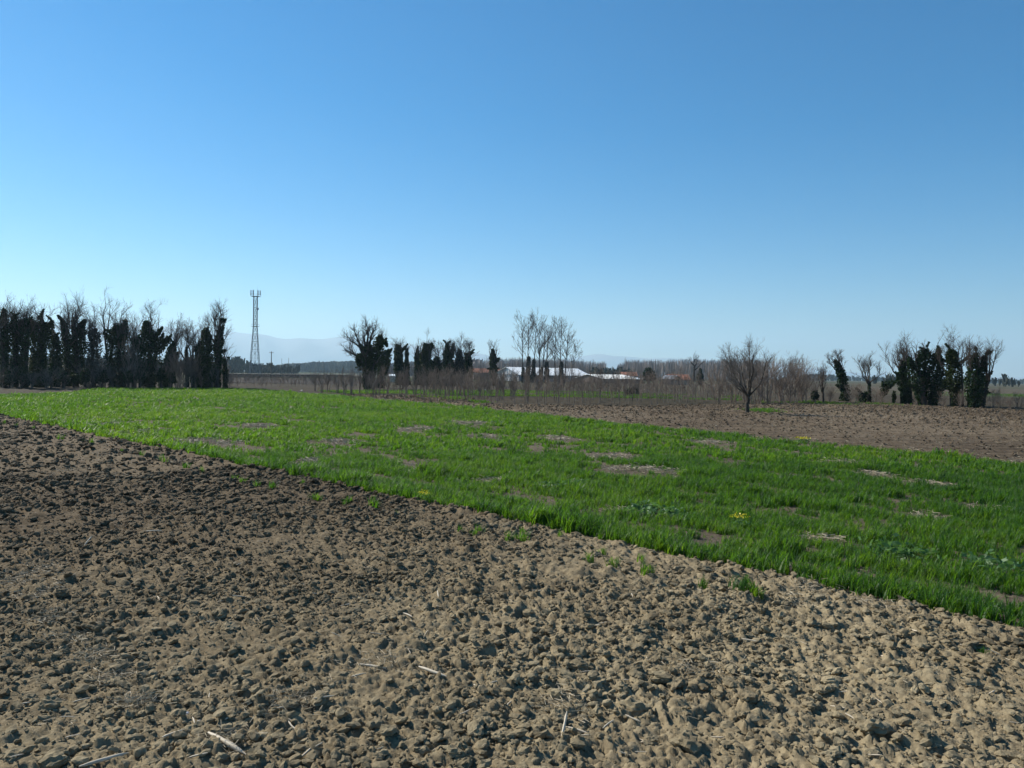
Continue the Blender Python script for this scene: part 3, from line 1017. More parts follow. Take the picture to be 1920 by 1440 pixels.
T('tall ivy column with a round ivy ball high among bare twigs', 407, 729, 565, 36, seed=18, lean=6, group=gl,
  ivy=[[(405, 729, 6), (406, 690, 7), (408, 650, 8), (411, 625, 7), (414, 612, 4)], [(416, 603, 5), (418, 598, 5)]])
T('small ivy snag standing last at the right of the left row', 423, 728.5, 640, 18, seed=19, group=gl, twigs=.6,
  ivy=[[(424, 728, 5), (424, 700, 5), (422, 675, 2.5)], [(418, 660, 4), (420, 656, 3)], [(427, 671, 2.5), (428, 670, 2)]])

# ------------------------------------------------------------------ middle group
gm = 'ivy clad trees behind the small orchard'
T('big tree with a bare crown to the left and hanging ivy arms', 691, 731, 605, 80, seed=21, trunk_r=.42, twigs=1.15,
  limbs=[[(690, 731), (687, 700), (686, 670), (684, 640), (682, 610)], [(688, 690), (676, 655), (668, 630), (664, 615)], [(686, 665), (694, 640), (699, 620), (703, 612)],
         [(689, 700), (672, 668), (655, 658), (645, 655)], [(693, 712), (702, 675), (710, 645), (716, 628)], [(686, 672), (676, 650), (658, 640), (650, 634)], [(687, 660), (690, 635), (690, 612)]],
  ivy=[[(690, 731, 8), (688, 710, 7), (687, 690, 8)], [(693, 715, 8), (700, 680, 9), (706, 655, 10), (711, 640, 8), (713, 628, 3)], [(712, 645, 7), (722, 640, 5), (726, 650, 2)],
       [(690, 690, 9), (690, 665, 10), (691, 650, 6)], [(684, 675, 7), (674, 668, 7), (671, 675, 4), (673, 688, 2)]], ivymat='ivy_olive')
T('blunt ivy column just right of the big bare crowned tree', 716, 729, 650, 26, seed=22, group=gm, ivymat='ivy_olive', twigs=.7,
  ivy=[[(714, 729, 5), (716, 700, 8), (720, 680, 11), (724, 667, 9), (722, 660, 5)]])
T('smooth oval ivy column standing alone in the middle group', 750, 722, 632, 28, seed=23, group=gm, twigs=.8, ivy=[[(750, 722, 6), (749, 690, 8), (748, 665, 8), (746, 647, 4)]])
T('thin ivy spire beside the smooth oval ivy column', 764, 722, 640, 16, seed=24, group=gm, twigs=.6, ivy=[[(764, 722, 6), (763, 690, 4), (763, 655, 2)]])
T('ragged narrow ivy tree left of the two horned one', 783, 722, 640, 22, seed=25, group=gm, twigs=.6, ivy=[[(784, 722, 8), (784, 690, 7), (782, 670, 5), (782, 655, 2)]])
T('two horned ivy tree in the centre of the middle group', 800, 723, 628, 40, seed=26, group=gm, ivymat='ivy_olive',
  ivy=[[(800, 722, 10), (800, 690, 9), (798, 665, 8), (798, 645, 3)], [(803, 670, 6), (806, 650, 5), (810, 644, 2.5)]])
T('low ivy tree right of the two horned one', 821, 723, 640, 26, seed=27, group=gm, twigs=.8, ivy=[[(820, 722, 9), (820, 690, 8), (819, 670, 4)]])
T('ivy tree with two thin upright ivy spikes', 841, 723.5, 635, 38, seed=28, group=gm, ivy=[[(841, 722, 11), (841, 690, 11), (840, 665, 7), (838, 645, 3)], [(846, 670, 5), (850, 645, 2)]])
T('greyish ivy tree second from the right in the middle group', 862, 724, 634, 32, seed=29, group=gm, ivymat='ivy_grey', ivy=[[(862, 722, 9), (862, 690, 8), (861, 665, 5), (861, 656, 2)]])
T('ivy tree at the right end of the middle group', 879, 724, 640, 30, seed=30, group=gm, ivy=[[(878, 722, 8), (878, 690, 7), (878, 665, 5), (884, 660, 3)]])
T('lone ivy trunk with one raised arm left of the white barn', 925, 722, 636, 36, seed=31, twigs=.7, ivy=[[(925, 722, 6), (925, 690, 6), (924, 670, 5), (924, 655, 2)], [(928, 680, 4), (935, 672, 3)]])

# ------------------------------------------------------------------ poplars before the barn
gp = 'tall bare poplars in front of the white barn'
for i, (px, top, w, lean, iv, lab) in enumerate((
        (981, 601, 30, -3, [[(980, 717, 2.5), (981, 690, 2)]], 'tall bare poplar, leftmost of those before the white barn'),
        (990, 597, 34, 1, [[(990, 717, 4), (991, 670, 2.6)]], 'tallest bare poplar, ivy on its lower trunk, before the barn'),
        (1000, 604, 30, 6, [[(999, 717, 4.5), (1001, 675, 2)]], 'bare poplar leaning slightly right next to the tallest one'),
        (1012, 613, 20, 0, [], 'slim bare poplar, fourth from the left before the barn'),
        (1017, 620, 18, 5, [[(1013, 717, 3), (1016, 690, 2)]], 'shorter slim bare poplar, fifth from the left before the barn'),
        (1025, 615, 22, 3, [[(1025, 717, 4), (1025, 680, 3)]], 'bare poplar with a thick ivy foot at the barn middle'),
        (1041, 612, 22, 1, [], 'clean stemmed bare poplar with a gap on its left'),
        (1052, 609, 28, 2, [[(1052, 719, 4.5), (1053, 680, 2.5)]], 'bare poplar with ivy foot near the right end of the barn'),
        (1059, 613, 26, 8, [], 'bare poplar, rightmost upright one before the barn'),
        (1070, 646, 20, 17, [], 'small thin bare poplar leaning right at the end of the row'))):
    T(lab, px, top=top, w=w, d=245 + (i * 37 % 11), lean=lean, ivy=iv, style='poplar', seed=40 + i, group=gp, name='poplar_tree', twigs=1.0, trunk_r=.26 if top < 630 else .12, twigmat='twig', ivymat='ivy_grey')

# ------------------------------------------------------------------ right side trees
T('spreading leafless tree standing alone at the edge of the ploughed field', 1401, 776, 650, 100, seed=60, fork=.31, nl=9, trunk_r=.15, twigs=1.25, twigmat='twig_pale')
T('pale leafless tree leaning right behind the brushwood', 1474, top=659, w=34, d=118, lean=18, seed=61, fork=.4, twigs=.8, twigmat='twig_pale', trunk_r=.14)
T('small vase shaped leafless tree left of the leaning ivy tree', 1544, 756, 686, 32, seed=62, fork=.35, nl=6, twigs=.8)
T('ivy clad trunk leaning to the left with a bare fan of twigs', 1584, 752.5, 655, 44, seed=63, lean=-16, fork=.7,
  ivy=[[(1583, 752, 9), (1582, 730, 8), (1578, 705, 8), (1571, 685, 5), (1565, 676, 2.5)]])
T('bare round crowned tree with a dark ivy heap at its foot', 1629, 755, 664, 50, seed=64, fork=.45, nl=6, ivy=[[(1616, 753, 9), (1618, 742, 9), (1624, 738, 5)], [(1629, 755, 3), (1629, 720, 2.5)]], name='bare_tree')
gr = 'ivy clad trees in the clump at the right'
T('drooping ivy tree with twig fan at the left of the right clump', 1690, 758.5, 636, 72, seed=65, group=gr, fork=.4,
  ivy=[[(1690, 757, 5), (1688, 735, 7), (1685, 710, 9), (1686, 690, 6), (1688, 678, 3)], [(1678, 715, 8), (1665, 728, 7), (1660, 742, 4)], [(1673, 735, 4), (1673, 755, 2)]])
T('thin ivy trunk leaning left against the drooping ivy tree', 1708, 759, 640, 34, seed=66, lean=-12, group=gr, twigs=.8, ivy=[[(1708, 757, 5), (1700, 730, 4), (1695, 700, 4), (1694, 692, 4)]])
T('largest dark ivy mass on two short trunks in the right clump', 1736, 761, 636, 84, seed=67, group=gr, trunk_r=.3,
  limbs=[[(1730, 761), (1727, 720), (1722, 680), (1712, 650)], [(1744, 761), (1752, 710), (1758, 670), (1760, 642)], [(1730, 730), (1735, 680), (1738, 645)], [(1727, 710), (1710, 680), (1702, 660)]],
  ivy=[[(1729, 759, 6), (1728, 735, 14), (1725, 710, 17), (1728, 685, 15), (1735, 665, 11), (1736, 655, 4)], [(1745, 759, 7), (1752, 735, 12), (1752, 705, 15), (1755, 680, 11), (1752, 664, 6)], [(1710, 690, 8), (1704, 672, 4)], [(1760, 675, 6), (1760, 650, 2)]])
T('ivy tree with bulging waist and high bare tuft in the right clump', 1785, 763, 622, 48, seed=68, group=gr, ivymat='ivy_olive',
  ivy=[[(1785, 762, 6), (1784, 735, 9), (1783, 715, 15), (1783, 690, 11), (1780, 665, 9), (1778, 657, 5)], [(1772, 728, 7), (1776, 715, 7)], [(1788, 680, 8), (1788, 658, 3)]])
T('bare thin stem just right of the bulging ivy tree', 1805, 764, 632, 24, seed=69, twigs=.7, fork=.6, nl=4, trunk_r=.11)
T('bare thin stem touching the left side of the last ivy tree', 1815, 764, 634, 26, seed=70, twigs=.7, fork=.6, nl=4, trunk_r=.11)
T('ivy tree with two pointed tips near the right end of the clump', 1828, 766, 640, 50, seed=71, group=gr,
  ivy=[[(1828, 765, 7), (1826, 735, 13), (1826, 705, 13), (1828, 680, 8), (1831, 662, 2.5)], [(1835, 720, 8), (1842, 690, 6), (1846, 667, 3)]])
T('leaning ivy trunk last at the right with wide bare twigs', 1842, 766, 643, 54, seed=72, lean=14, group=gr, ivy=[[(1842, 764, 4), (1846, 735, 6), (1850, 712, 6), (1856, 704, 3)]])

# ------------------------------------------------------------------ saplings, orchard bushes and shrubs (shared shapes)
def sapling_mesh(seed, H, W, stem, name, mat, clear=0.35, nb=9, whip=True, stems=1, fine=0.011, lite=False):
    rng = np.random.default_rng(seed)
    TT, RRR = [], []
    for s in range(stems):
        a = rng.uniform(0, 6.28)
        sp = 0 if stems == 1 else W * .30 * rng.uniform(.3, 1)
        b = 0 if stems == 1 else .12
        TT.append(curve([(b * math.cos(a), b * math.sin(a), -0.05), (sp * .5 * math.cos(a) + rng.normal() * .04, sp * .5 * math.sin(a) + rng.normal() * .04, H * .5),
                         (sp * math.cos(a) + rng.normal() * .08, sp * math.sin(a) + rng.normal() * .08, H * rng.uniform(.8, 1.0))], 7, rng, .015))
        RRR.append(np.linspace(stem, 0.008, 7))
    TT, RRR = np.stack(TT), np.stack(RRR)
    b1, r1 = kids(rng, TT, RRR, nb, 5, clear, .95, .75, (W * .40, W * .85), .55 if whip else .2, .03, stem * .5, fine)
    b2, r2 = kids(rng, b1, r1, 4, 3, .15, 1, .6, (W * .18, W * .42), .4, .04, stem * .25, fine * .75)
    if lite:
        return tubes([(TT, RRR, 3), (b1, r1, 3), (b2, r2, 3)], M[mat], name)
    b3, r3 = kids(rng, b2, r2, 2, 3, .15, 1, .6, (W * .10, W * .24), .3, .04, stem * .25, fine * .6)
    return tubes([(TT, RRR, 5), (b1, r1, 3), (b2, r2, 3), (b3, r3, 3)], M[mat], name)

sap = [sapling_mesh(300 + i, 2.35 + .12 * (i % 3), 1.35, .032, 'young_tree', 'brush', .25, 9, fine=.0068) for i in range(6)]
n_s = 0
R5 = np.random.default_rng(5)
# rows run across the view behind the ploughed field
p0, p1 = G(897, 762), G(1530, 757.5)
rowdir = (p1 - p0)
rl = rowdir.length
rowdir.normalize()
back = Vector((-rowdir.y, rowdir.x, 0))
for row in range(11):
    step = 1.05 if row == 0 else 1.5
    for j in range(int(rl / step)):
        if n_s >= 285 or R5.uniform() < 0.05:
            continue
        p = p0 + rowdir * (j * step + R5.uniform(-.18, .18)) + back * (row * 2.6 + R5.uniform(-.15, .15))
        p.z = groundz(p.x, p.y) - .03
        o = link('young_tree', sap[R5.integers(0, 6)], loc=p, category='sapling', group='saplings of the nursery behind the ploughed field',
                 label='thin leafless sapling in the nursery rows behind the ploughed field')
        o.rotation_euler = (R5.normal() * .02, R5.normal() * .02, R5.uniform(0, 6.28))
        k = R5.uniform(.85, 1.15)
        o.scale = (k, k, k * R5.uniform(.92, 1.08))
        n_s += 1

def join_copies(name, shapes, places, kind_label, matname=None):
    Vs, Fs, off = [], [], 0
    cache = []
    for me in shapes:
        v = np.empty(len(me.vertices) * 3, np.float32)
        me.vertices.foreach_get('co', v)
        f = np.empty(len(me.loops), np.int32)
        me.loops.foreach_get('vertex_index', f)
        cache.append((v.reshape(-1, 3), f.reshape(-1, 4)))
    for (x, y, z, s, a, i) in places:
        v, f = cache[i]
        c, sn = math.cos(a), math.sin(a)
        q = np.stack([v[:, 0] * c - v[:, 1] * sn, v[:, 0] * sn + v[:, 1] * c, v[:, 2]], 1) * s + np.array([x, y, z])
        Vs.append(q)
        Fs.append(f + off)
        off += len(v)
    me = mesh_np(name, np.concatenate(Vs), np.concatenate(Fs), shapes[0].materials[0] if matname is None else M[matname], True)
    TRIS[0] += len(me.polygons) * 2
    return link(name, me, kind='stuff', label=kind_label)

og = MB()
og.poly([PW(425, 700, 152) * 1, PW(720, 700, 152), PW(720, 700, 246), PW(415, 700, 246)])
og.v = [(x, y, .03) for x, y, z in og.v]
link('orchard_ground', og.mesh('orchard_ground', soil('leaf_litter', (0.035, 0.028, 0.022), (0.05, 0.04, 0.032), (0.075, 0.06, 0.048), big=.05, fine=2.0)), kind='structure')
# remaining nursery rows and the brown orchard beyond the wheat: beyond counting
low = [sapling_mesh(330 + i, 2.3, 1.7, .025, 'brush_shape', 'brush', .06, 6, fine=.013, lite=True) for i in range(4)]
pl = []
for row in range(3):
    for j in range(int(rl / 1.7) + 6):
        p = p0 + rowdir * (j * 1.7 + R5.uniform(-.5, .5)) + back * (22 + row * 3.0 + R5.uniform(-.4, .4))
        pl.append((p.x, p.y, 0, R5.uniform(.8, 1.0), R5.uniform(0, 6.28), R5.integers(0, 4)))
join_copies('nursery_brush', low, pl, 'brown twiggy mass of the hindmost nursery rows')
pl = []
for d in np.arange(109, 240, 6.5):
    xa, xb = PW(420, 700, d).x, PW(700, 700, d).x
    x = xa
    while x < xb:
        pl.append((x + R5.uniform(-.5, .5), d + R5.uniform(-2, 2), -.1, R5.uniform(.5, .72), R5.uniform(0, 6.28), R5.integers(0, 4)))
        x += 1.15
join_copies('brown_orchard', low, pl, 'low brown twiggy orchard block in front of the lattice mast')

orch = [sapling_mesh(350 + i, 2.35, 2.0, .045, 'orchard_tree', 'brush', .25, 5, True, 3, fine=.007) for i in range(5)]
for i, (px, py) in enumerate(((604, 737.5), (646, 744), (657, 739), (700, 748), (707, 741), (750, 742), (762, 739), (797, 743.5), (812, 739), (838, 744), (850, 740.5), (872, 746), (884, 741), (897, 747),
                              (615, 736.5), (633, 738), (672, 738.5), (688, 739), (728, 739.5), (778, 740), (825, 741.5), (862, 742), (905, 744), (918, 741.5), (590, 735), (930, 744), (945, 742), (960, 744))):
    p = G(px, py)
    p.z = groundz(p.x, p.y) - .03
    o = link('orchard_tree', orch[i % 5], loc=p, category='fruit tree', group='small orchard trees on the grass strip',
             label='small leafless vase shaped orchard tree on the green strip behind the wheat')
    o.rotation_euler = (0, 0, R5.uniform(0, 6.28))
    k = R5.uniform(.88, 1.12)
    o.scale = (k * 1.1, k * 1.1, k)

shr = [sapling_mesh(370 + i, 2.2, 2.4, .03, 'brown_shrub', 'brush', .08, 6, False, 5, fine=.008) for i in range(5)]
shl = 'brown leafless shrub in the undergrowth below the ivy trees at the left'
def shrub(px, py, hpx, label, group, wf=1.0, nm='brown_shrub'):
    p = G(px, py)
    p.z = groundz(p.x, p.y) - .05
    k = hpx * p.y / FPX / 2.1
    o = link(nm, shr[R5.integers(0, 5)], loc=p, category='shrub', label=label, group=group)
    o.scale = (k * wf, k * wf, k)
    o.rotation_euler = (0, 0, R5.uniform(0, 6.28))
for (px, py, h, wf) in ((22, 729, 30, 1.2), (38, 729, 22, 1.5), (58, 730, 24, 1.2), (88, 730, 26, 1.6), (100, 729, 30, 1.3), (118, 728, 20, 1.2), (160, 727, 34, 1.0), (168, 728, 26, 1.1), (188, 728, 36, .9),
                        (196, 728, 28, 1), (212, 728, 30, 1), (246, 729, 60, .7), (254, 728.5, 70, .6), (262, 729, 40, .8), (302, 729, 36, .9), (318, 729, 34, 1), (332, 729, 46, .9), (340, 729, 54, .8),
                        (347, 729, 44, .8), (357, 729, 50, .7), (366, 729, 40, .7), (380, 729, 30, .8), (398, 729.5, 30, .6), (430, 729.5, 22, .9), (2, 729, 30, 1)):
    shrub(px, py, h, shl, 'undergrowth shrubs of the left tree row', wf)
for (px, py, h, wf) in ((1420, 757, 54, 1.1), (1440, 756, 60, 1.1), (1462, 756, 58, 1.2), (1485, 756, 52, 1.2), (1508, 756, 50, 1.2), (1526, 756, 44, 1.1), (1556, 756, 26, 1.2), (1345, 756, 52, 1.1), (1375, 756, 52, 1.1), (1400, 755, 54, 1.1),
                        (1475, 753, 56, 1.2), (1500, 752, 54, 1.2), (1430, 752, 56, 1.2)):
    shrub(px, py, h, 'brown leafless shrub in the thicket behind the lone spreading tree', 'thicket behind the lone tree', wf)
for (px, py, h, wf) in ((1596, 755, 24, 1.2), (1608, 756, 26, 1.1), (1640, 757, 22, 1.3), (1655, 758, 20, 1.2), (1716, 759, 24, 1.0), (1768, 763, 22, 1.0), (1800, 765, 24, .9), (1860, 767, 28, 1), (1876, 768, 22, 1.3), (1893, 769, 20, 1.3), (1910, 768, 24, 1.2)):
    shrub(px, py, h, 'small leafless shrub at the foot of the right clump of trees', 'shrubs along the far edge of the ploughed field', wf)

# hazy bush behind the right clump, evergreen shrub by the thicket
def leaf_bush(name, label, cat, px, py, hpx, wpx, mat, d=None, seed=0, dens=1.0, shape=None):
    rng = np.random.default_rng(600 + seed)
    b = G(px, py) if d is None else Vector((PW(px, 700, d).x, d, 0))
    D = b.y
    m = D / FPX
    H, W = hpx * m, wpx * m
    e = link(name, None, loc=b, label=label, category=cat)
    ch = shape(H, W) if shape else [[((0, 0, H * .3), W * .4), ((0, 0, H * .62), W * .46), ((0, 0, H * .82), W * .25)], [((W * .2, 0, H * .35), W * .3), ((W * .1, 0, H * .6), W * .3)], [((-W * .2, 0, H * .35), W * .3), ((-W * .15, 0, H * .6), W * .3)]]
    link('crown', ivy_mesh(rng, ch, 60 * dens / max(1, D / 100) ** 1.3, .15 * max(1, D / 100) ** .8, M[mat], 'crown'), e)
    mb = MB()
    mb.bar((0, 0, -.1), (0, 0, H * .5), .05 * H + .02, 6, .03 * H)
    link('trunk', mb.mesh('trunk', M['bark']), e)
    return e
leaf_bush('evergreen_tree', 'round dark evergreen tree right of the long sheds', 'tree', 1217, 0, 34, 24, 'ivy', d=250, seed=1, dens=6)
leaf_bush('cypress_tree', 'small dark conifer beside the pollarded tree and farmhouse', 'tree', 1313, 0, 32, 15, 'ivy', d=255, seed=2, dens=5.0,
          shape=lambda H, W: [[((0, 0, .3), W * .4), ((0, 0, H * .4), W * .5), ((0, 0, H * .95), W * .1)]])
leaf_bush('evergreen_bush', 'dark evergreen bush at the right end of the thicket', 'bush', 1528, 756, 28, 16, 'ivy', seed=3, dens=1.6)
leaf_bush('evergreen_bush', 'dark rounded tree rising behind the thicket', 'tree', 1466, 0, 30, 22, 'ivy_grey', d=150, seed=4, dens=1.4)
leaf_bush('evergreen_bush', 'low dark green hedge bush behind the nursery', 'bush', 1185, 0, 12, 30, 'ivy', d=104, seed=5, dens=1.6)
T('pollarded old tree with knobbly arms beside the farmhouse', 1301, top=666, w=34, d=240, seed=80, trunk_r=.4, twigs=.7,
  limbs=[[(1301, 716), (1301, 690), (1301, 668)], [(1301, 690), (1307, 680), (1310, 672)], [(1301, 685), (1294, 678), (1292, 676)], [(1301, 695), (1310, 688), (1315, 680)], [(1301, 680), (1304, 672), (1306, 670)]], name='pollard_tree')

for i, (px, py, h, w, lab) in enumerate(((18, 729, 40, 22, 'dark ivy bush at the foot of the leftmost trees'), (40, 729, 46, 20, 'dark ivy bush between the second and third tree of the left row'),
        (60, 729, 34, 18, 'dark ivy bush left of the horned mass, near ground'), (96, 729, 36, 24, 'dark ivy bush right below the horned mass'), (118, 728, 44, 20, 'dark ivy bush under the tree with the leaning horn'),
        (138, 727, 30, 22, 'low dark ivy bush under the tallest left tree'), (160, 728, 44, 20, 'dark ivy bush beside the withered ivy tree'), (192, 728, 40, 24, 'dark ivy bush below the slender forked tree'),
        (240, 729, 40, 20, 'dark ivy bush between the two stoutest columns'), (262, 729, 50, 20, 'tall dark ivy bush left of the widest ivy tree'), (302, 729, 46, 22, 'dark ivy bush right of the widest ivy tree'),
        (322, 729, 38, 20, 'dark ivy bush below the right leaning ivy tree'), (364, 729, 36, 16, 'dark ivy bush left of the narrow spire'), (398, 729.5, 44, 14, 'dark ivy bush between the last two ivy columns'))):
    leaf_bush('ivy_bush', lab, 'bush', px, py, h, w, 'ivy', seed=20 + i, dens=1.3)
pl = []
for k_ in range(200):
    d_ = R5.uniform(104, 135)
    pl.append((PW(R5.uniform(-60, 428), 700, d_).x, d_, -.1, R5.uniform(1.0, 1.7), R5.uniform(0, 6.28), R5.integers(0, 4)))
join_copies('thicket', low, pl, 'brown twiggy thicket behind the left tree row')

# ------------------------------------------------------------------ far woods
def far_wood(name, label, px0, px1, top, d0, d1, n, mat, seed, round_=False, hv=.12):
    rng = np.random.default_rng(seed)
    m = n
    d = rng.uniform(d0, d1, m)
    px = rng.uniform(px0, px1, m)
    V_, F_ = [], []
    off = 0
    for i in range(m):
        b = PW(px[i], 700, d[i])
        H = max(3.0, PW(px[i], np.interp(px[i], [q[0] for q in top], [q[1] for q in top]), d[i]).z * (1 + rng.normal() * hv))
        W = H * (.5 if round_ else .16) * rng.uniform(.7, 1.3)
        k = 12 if round_ else 9
        for j in range(k):
            a = rng.uniform(0, 6.28)
            t0 = rng.uniform(.05, .6) * H if j else 0
            t1 = min(H * rng.uniform(.9, 1.0), t0 + H * rng.uniform(.35, .6)) if j else H * .95
            wd = (.007 * H + .01) if not round_ else .10 * H * rng.uniform(.5, 1.4)
            x0, y0 = (0, 0) if not j else (math.cos(a) * W * .15, math.sin(a) * W * .15)
            x1, y1 = math.cos(a) * W * (.5 if j else .1), math.sin(a) * W * (.5 if j else .1)
            c, s = math.cos(a + 1.3), math.sin(a + 1.3)
            V_ += [(b.x + x0 - c * wd, d[i] + y0 - s * wd, t0), (b.x + x0 + c * wd, d[i] + y0 + s * wd, t0), (b.x + x1 + c * wd * .5, d[i] + y1 + s * wd * .5, t1), (b.x + x1 - c * wd * .5, d[i] + y1 - s * wd * .5, t1)]
            F_.append((off, off + 1, off + 2, off + 3))
            off += 4
    TRIS[0] += len(F_) * 2
    link(name, mesh_np(name, V_, F_, M[mat]), kind='stuff', label=label)
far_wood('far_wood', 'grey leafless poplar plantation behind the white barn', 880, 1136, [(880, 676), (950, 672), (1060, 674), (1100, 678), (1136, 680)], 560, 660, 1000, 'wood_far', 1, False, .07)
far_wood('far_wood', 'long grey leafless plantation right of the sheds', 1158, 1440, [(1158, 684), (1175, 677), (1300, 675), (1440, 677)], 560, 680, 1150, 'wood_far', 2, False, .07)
far_wood('far_wood', 'dark trees around the foot of the lattice mast', 415, 560, [(415, 674), (450, 676), (470, 682), (500, 685), (560, 688)], 620, 760, 160, 'wood_blue', 3, True, .2)
far_wood('far_wood', 'blue hazy wood on the horizon right of the mast', 520, 700, [(520, 684), (580, 680), (640, 678), (700, 678)], 1400, 1700, 500, 'wood_blue', 4, True, .06)
far_wood('far_wood', 'blue hazy wood on the right horizon', 1470, 2050, [(1470, 706), (1530, 702), (1600, 706), (1700, 709), (1850, 711), (2050, 714)], 1500, 2100, 700, 'wood_blue', 5, True, .15)
far_wood('far_wood', 'dark distant trees behind the left tree row', -80, 440, [(-80, 668), (200, 674), (440, 678)], 700, 900, 420, 'wood_blue', 6, True, .15)
far_wood('far_wood', 'thin hazy trees behind the right clump', 1630, 1920, [(1630, 706), (1760, 705), (1870, 709), (1885, 709), (1920, 716)], 420, 600, 60, 'wood_blue', 7, True, .3)
far_wood('far_wood', 'dark low trees behind the second shed', 1110, 1180, [(1110, 692), (1150, 694), (1180, 694)], 480, 560, 80, 'wood_blue', 8, True, .2)
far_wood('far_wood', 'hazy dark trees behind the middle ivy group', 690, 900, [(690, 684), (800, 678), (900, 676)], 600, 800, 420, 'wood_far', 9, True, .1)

# ------------------------------------------------------------------ pale road
mb = MB()
a0, a1 = PW(380, 700, 262), PW(655, 700, 330)
n_ = 12
top, bot = [], []
for i in range(n_ + 1):
    t = i / n_
    p = a0.lerp(a1, t)
    top.append((p.x, p.y, 1.15))
mv, mf = [], []
for (x, y, z) in top:
    mv += [(x - 1.6, y - 9.0, -.1), (x, y - 3.2, z), (x, y + 3.2, z), (x + 1.6, y + 9.0, -.1)]
for i in range(n_):
    for j in range(3):
        mf.append([i * 4 + j, (i + 1) * 4 + j, (i + 1) * 4 + j + 1, i * 4 + j + 1])
me = bpy.data.meshes.new('road')
me.from_pydata(mv, [], mf)
me.materials.append(M['road'])
me.materials.append(M['rough'])
for i, p in enumerate(me.polygons):
    p.material_index = 0 if i % 3 == 1 else 1
link('road', me, kind='structure')

# ------------------------------------------------------------------ lattice mast
def mast():
    d = 372.0
    b = Vector((PW(477.5, 700, d).x, d, -.1))
    Ht = PW(477.5, 556, d).z - b.z
    e = link('lattice_mast', None, loc=b, label='tall steel lattice phone mast with antennas on the left horizon', category='mast')
    half = lambda z: 2.35 + (0.85 - 2.35) * min(1, z / (Ht * .62)) if z < Ht * .62 else 0.85
    cs = [(1, 1), (1, -1), (-1, -1), (-1, 1)]
    zs = [0, 4, 8, 12, 15.5, 19, 22.5, 25.5, 28.5, 31.0, Ht]
    zs = [z * Ht / 36.0 if z != Ht else Ht for z in zs]
    R3 = Matrix.Rotation(R_(28), 3, 'Z')
    P = lambda sx, sy, z: R3 @ Vector((sx * half(z), sy * half(z), z))
    for (sx, sy) in cs:
        mb = MB()
        for z0, z1 in zip(zs[:-1], zs[1:]):
            mb.bar(P(sx, sy, z0), P(sx, sy, z1), .13, 6)
        link('leg', mb.mesh('leg', M['steel']), e)
    for z0, z1 in zip(zs[:-1], zs[1:]):
        mb = MB()
        for i in range(4):
            a, c = cs[i], cs[(i + 1) % 4]
            mb.bar(P(*a, z1), P(*c, z1), .075)
            mb.bar(P(*a, z0), P(*c, z1), .055)
            mb.bar(P(*c, z0), P(*a, z1), .055)
        link('bracing', mb.mesh('bracing', M['steel']), e)
    mb = MB()
    for s in (-.22, .22):
        mb.bar((s, .3, 0), (s, .3, Ht), .045)
    z = .4
    while z < Ht:
        mb.bar((-.22, .3, z), (.22, .3, z), .03)
        z += .8
    link('ladder', mb.mesh('ladder', M['steel']), e)
    for zz, hw in ((Ht * .62, 1.5), (Ht, 1.9)):
        mb = MB()
        mb.box((-hw, -hw, zz), (hw, hw, zz + .12))
        for (sx, sy) in cs:
            mb.bar((sx * hw, sy * hw, zz + .1), (sx * hw, sy * hw, zz + 1.1), .04)
        for k in range(4):
            a, c = cs[k], cs[(k + 1) % 4]
            mb.bar((a[0] * hw, a[1] * hw, zz + 1.1), (c[0] * hw, c[1] * hw, zz + 1.1), .04)
        link('platform', mb.mesh('platform', M['steel']), e)
    for k in range(6):
        a = k * math.pi / 3 + .3
        x, y = 2.2 * math.cos(a), 2.2 * math.sin(a)
        mb = MB()
        mb.bar((x * .8, y * .8, Ht), (x * .8, y * .8, Ht + 3.0), .06)
        mb.bar((x, y, Ht + .7), (x, y, Ht + 3.0), .2, 8)
        mb.bar((x, y, Ht + 1.6), (x * .8, y * .8, Ht + 1.6), .05)
        link('antenna', mb.mesh('antenna', M['antenna']), e)
    mb = MB()
    mb.bar((.9, -.4, Ht * .845), (1.45, -.7, Ht * .845), .55, 12, .6)
    link('dish', mb.mesh('dish', M['antenna']), e)
    mb = MB()
    mb.bar((.7, .7, Ht), (.7, .7, Ht + 5.0), .05, 5, .02)
    link('lightning_rod', mb.mesh('lightning_rod', M['steel']), e)
mast()

def pole(label, px, top, d, cross=True, r=.13):
    b = Vector((PW(px, 700, d).x, d, -.1))
    h = PW(px, top, d).z + .1
    e = link('utility_pole', None, loc=b, label=label, category='pole')
    mb = MB()
    mb.bar((0, 0, 0), (0, 0, h), r, 7, r * .7)
    link('post', mb.mesh('post', M['wood']), e)
    if cross:
        mb = MB()
        mb.box((-.8, -.06, h - .55), (.8, .06, h - .4))
        link('crossarm', mb.mesh('crossarm', M['wood']), e)
        for s in (-.7, 0, .7):
            mb = MB()
            mb.bar((s, 0, h - .4), (s, 0, h - .15), .05, 6)
            link('insulator', mb.mesh('insulator', M['antenna']), e)
pole('dark wooden utility pole standing right of the lattice mast', 508.5, 659, 290, r=.2)
pole('thin pole farther right in front of the hazy hills', 541, 671, 330, False, .1)
pole('thin pole against the far blue wood, left of the big tree', 528, 672, 380, False, .1)
pole('tiny crossarm pole above the roof of the lower shed', 1148, 687, 420)

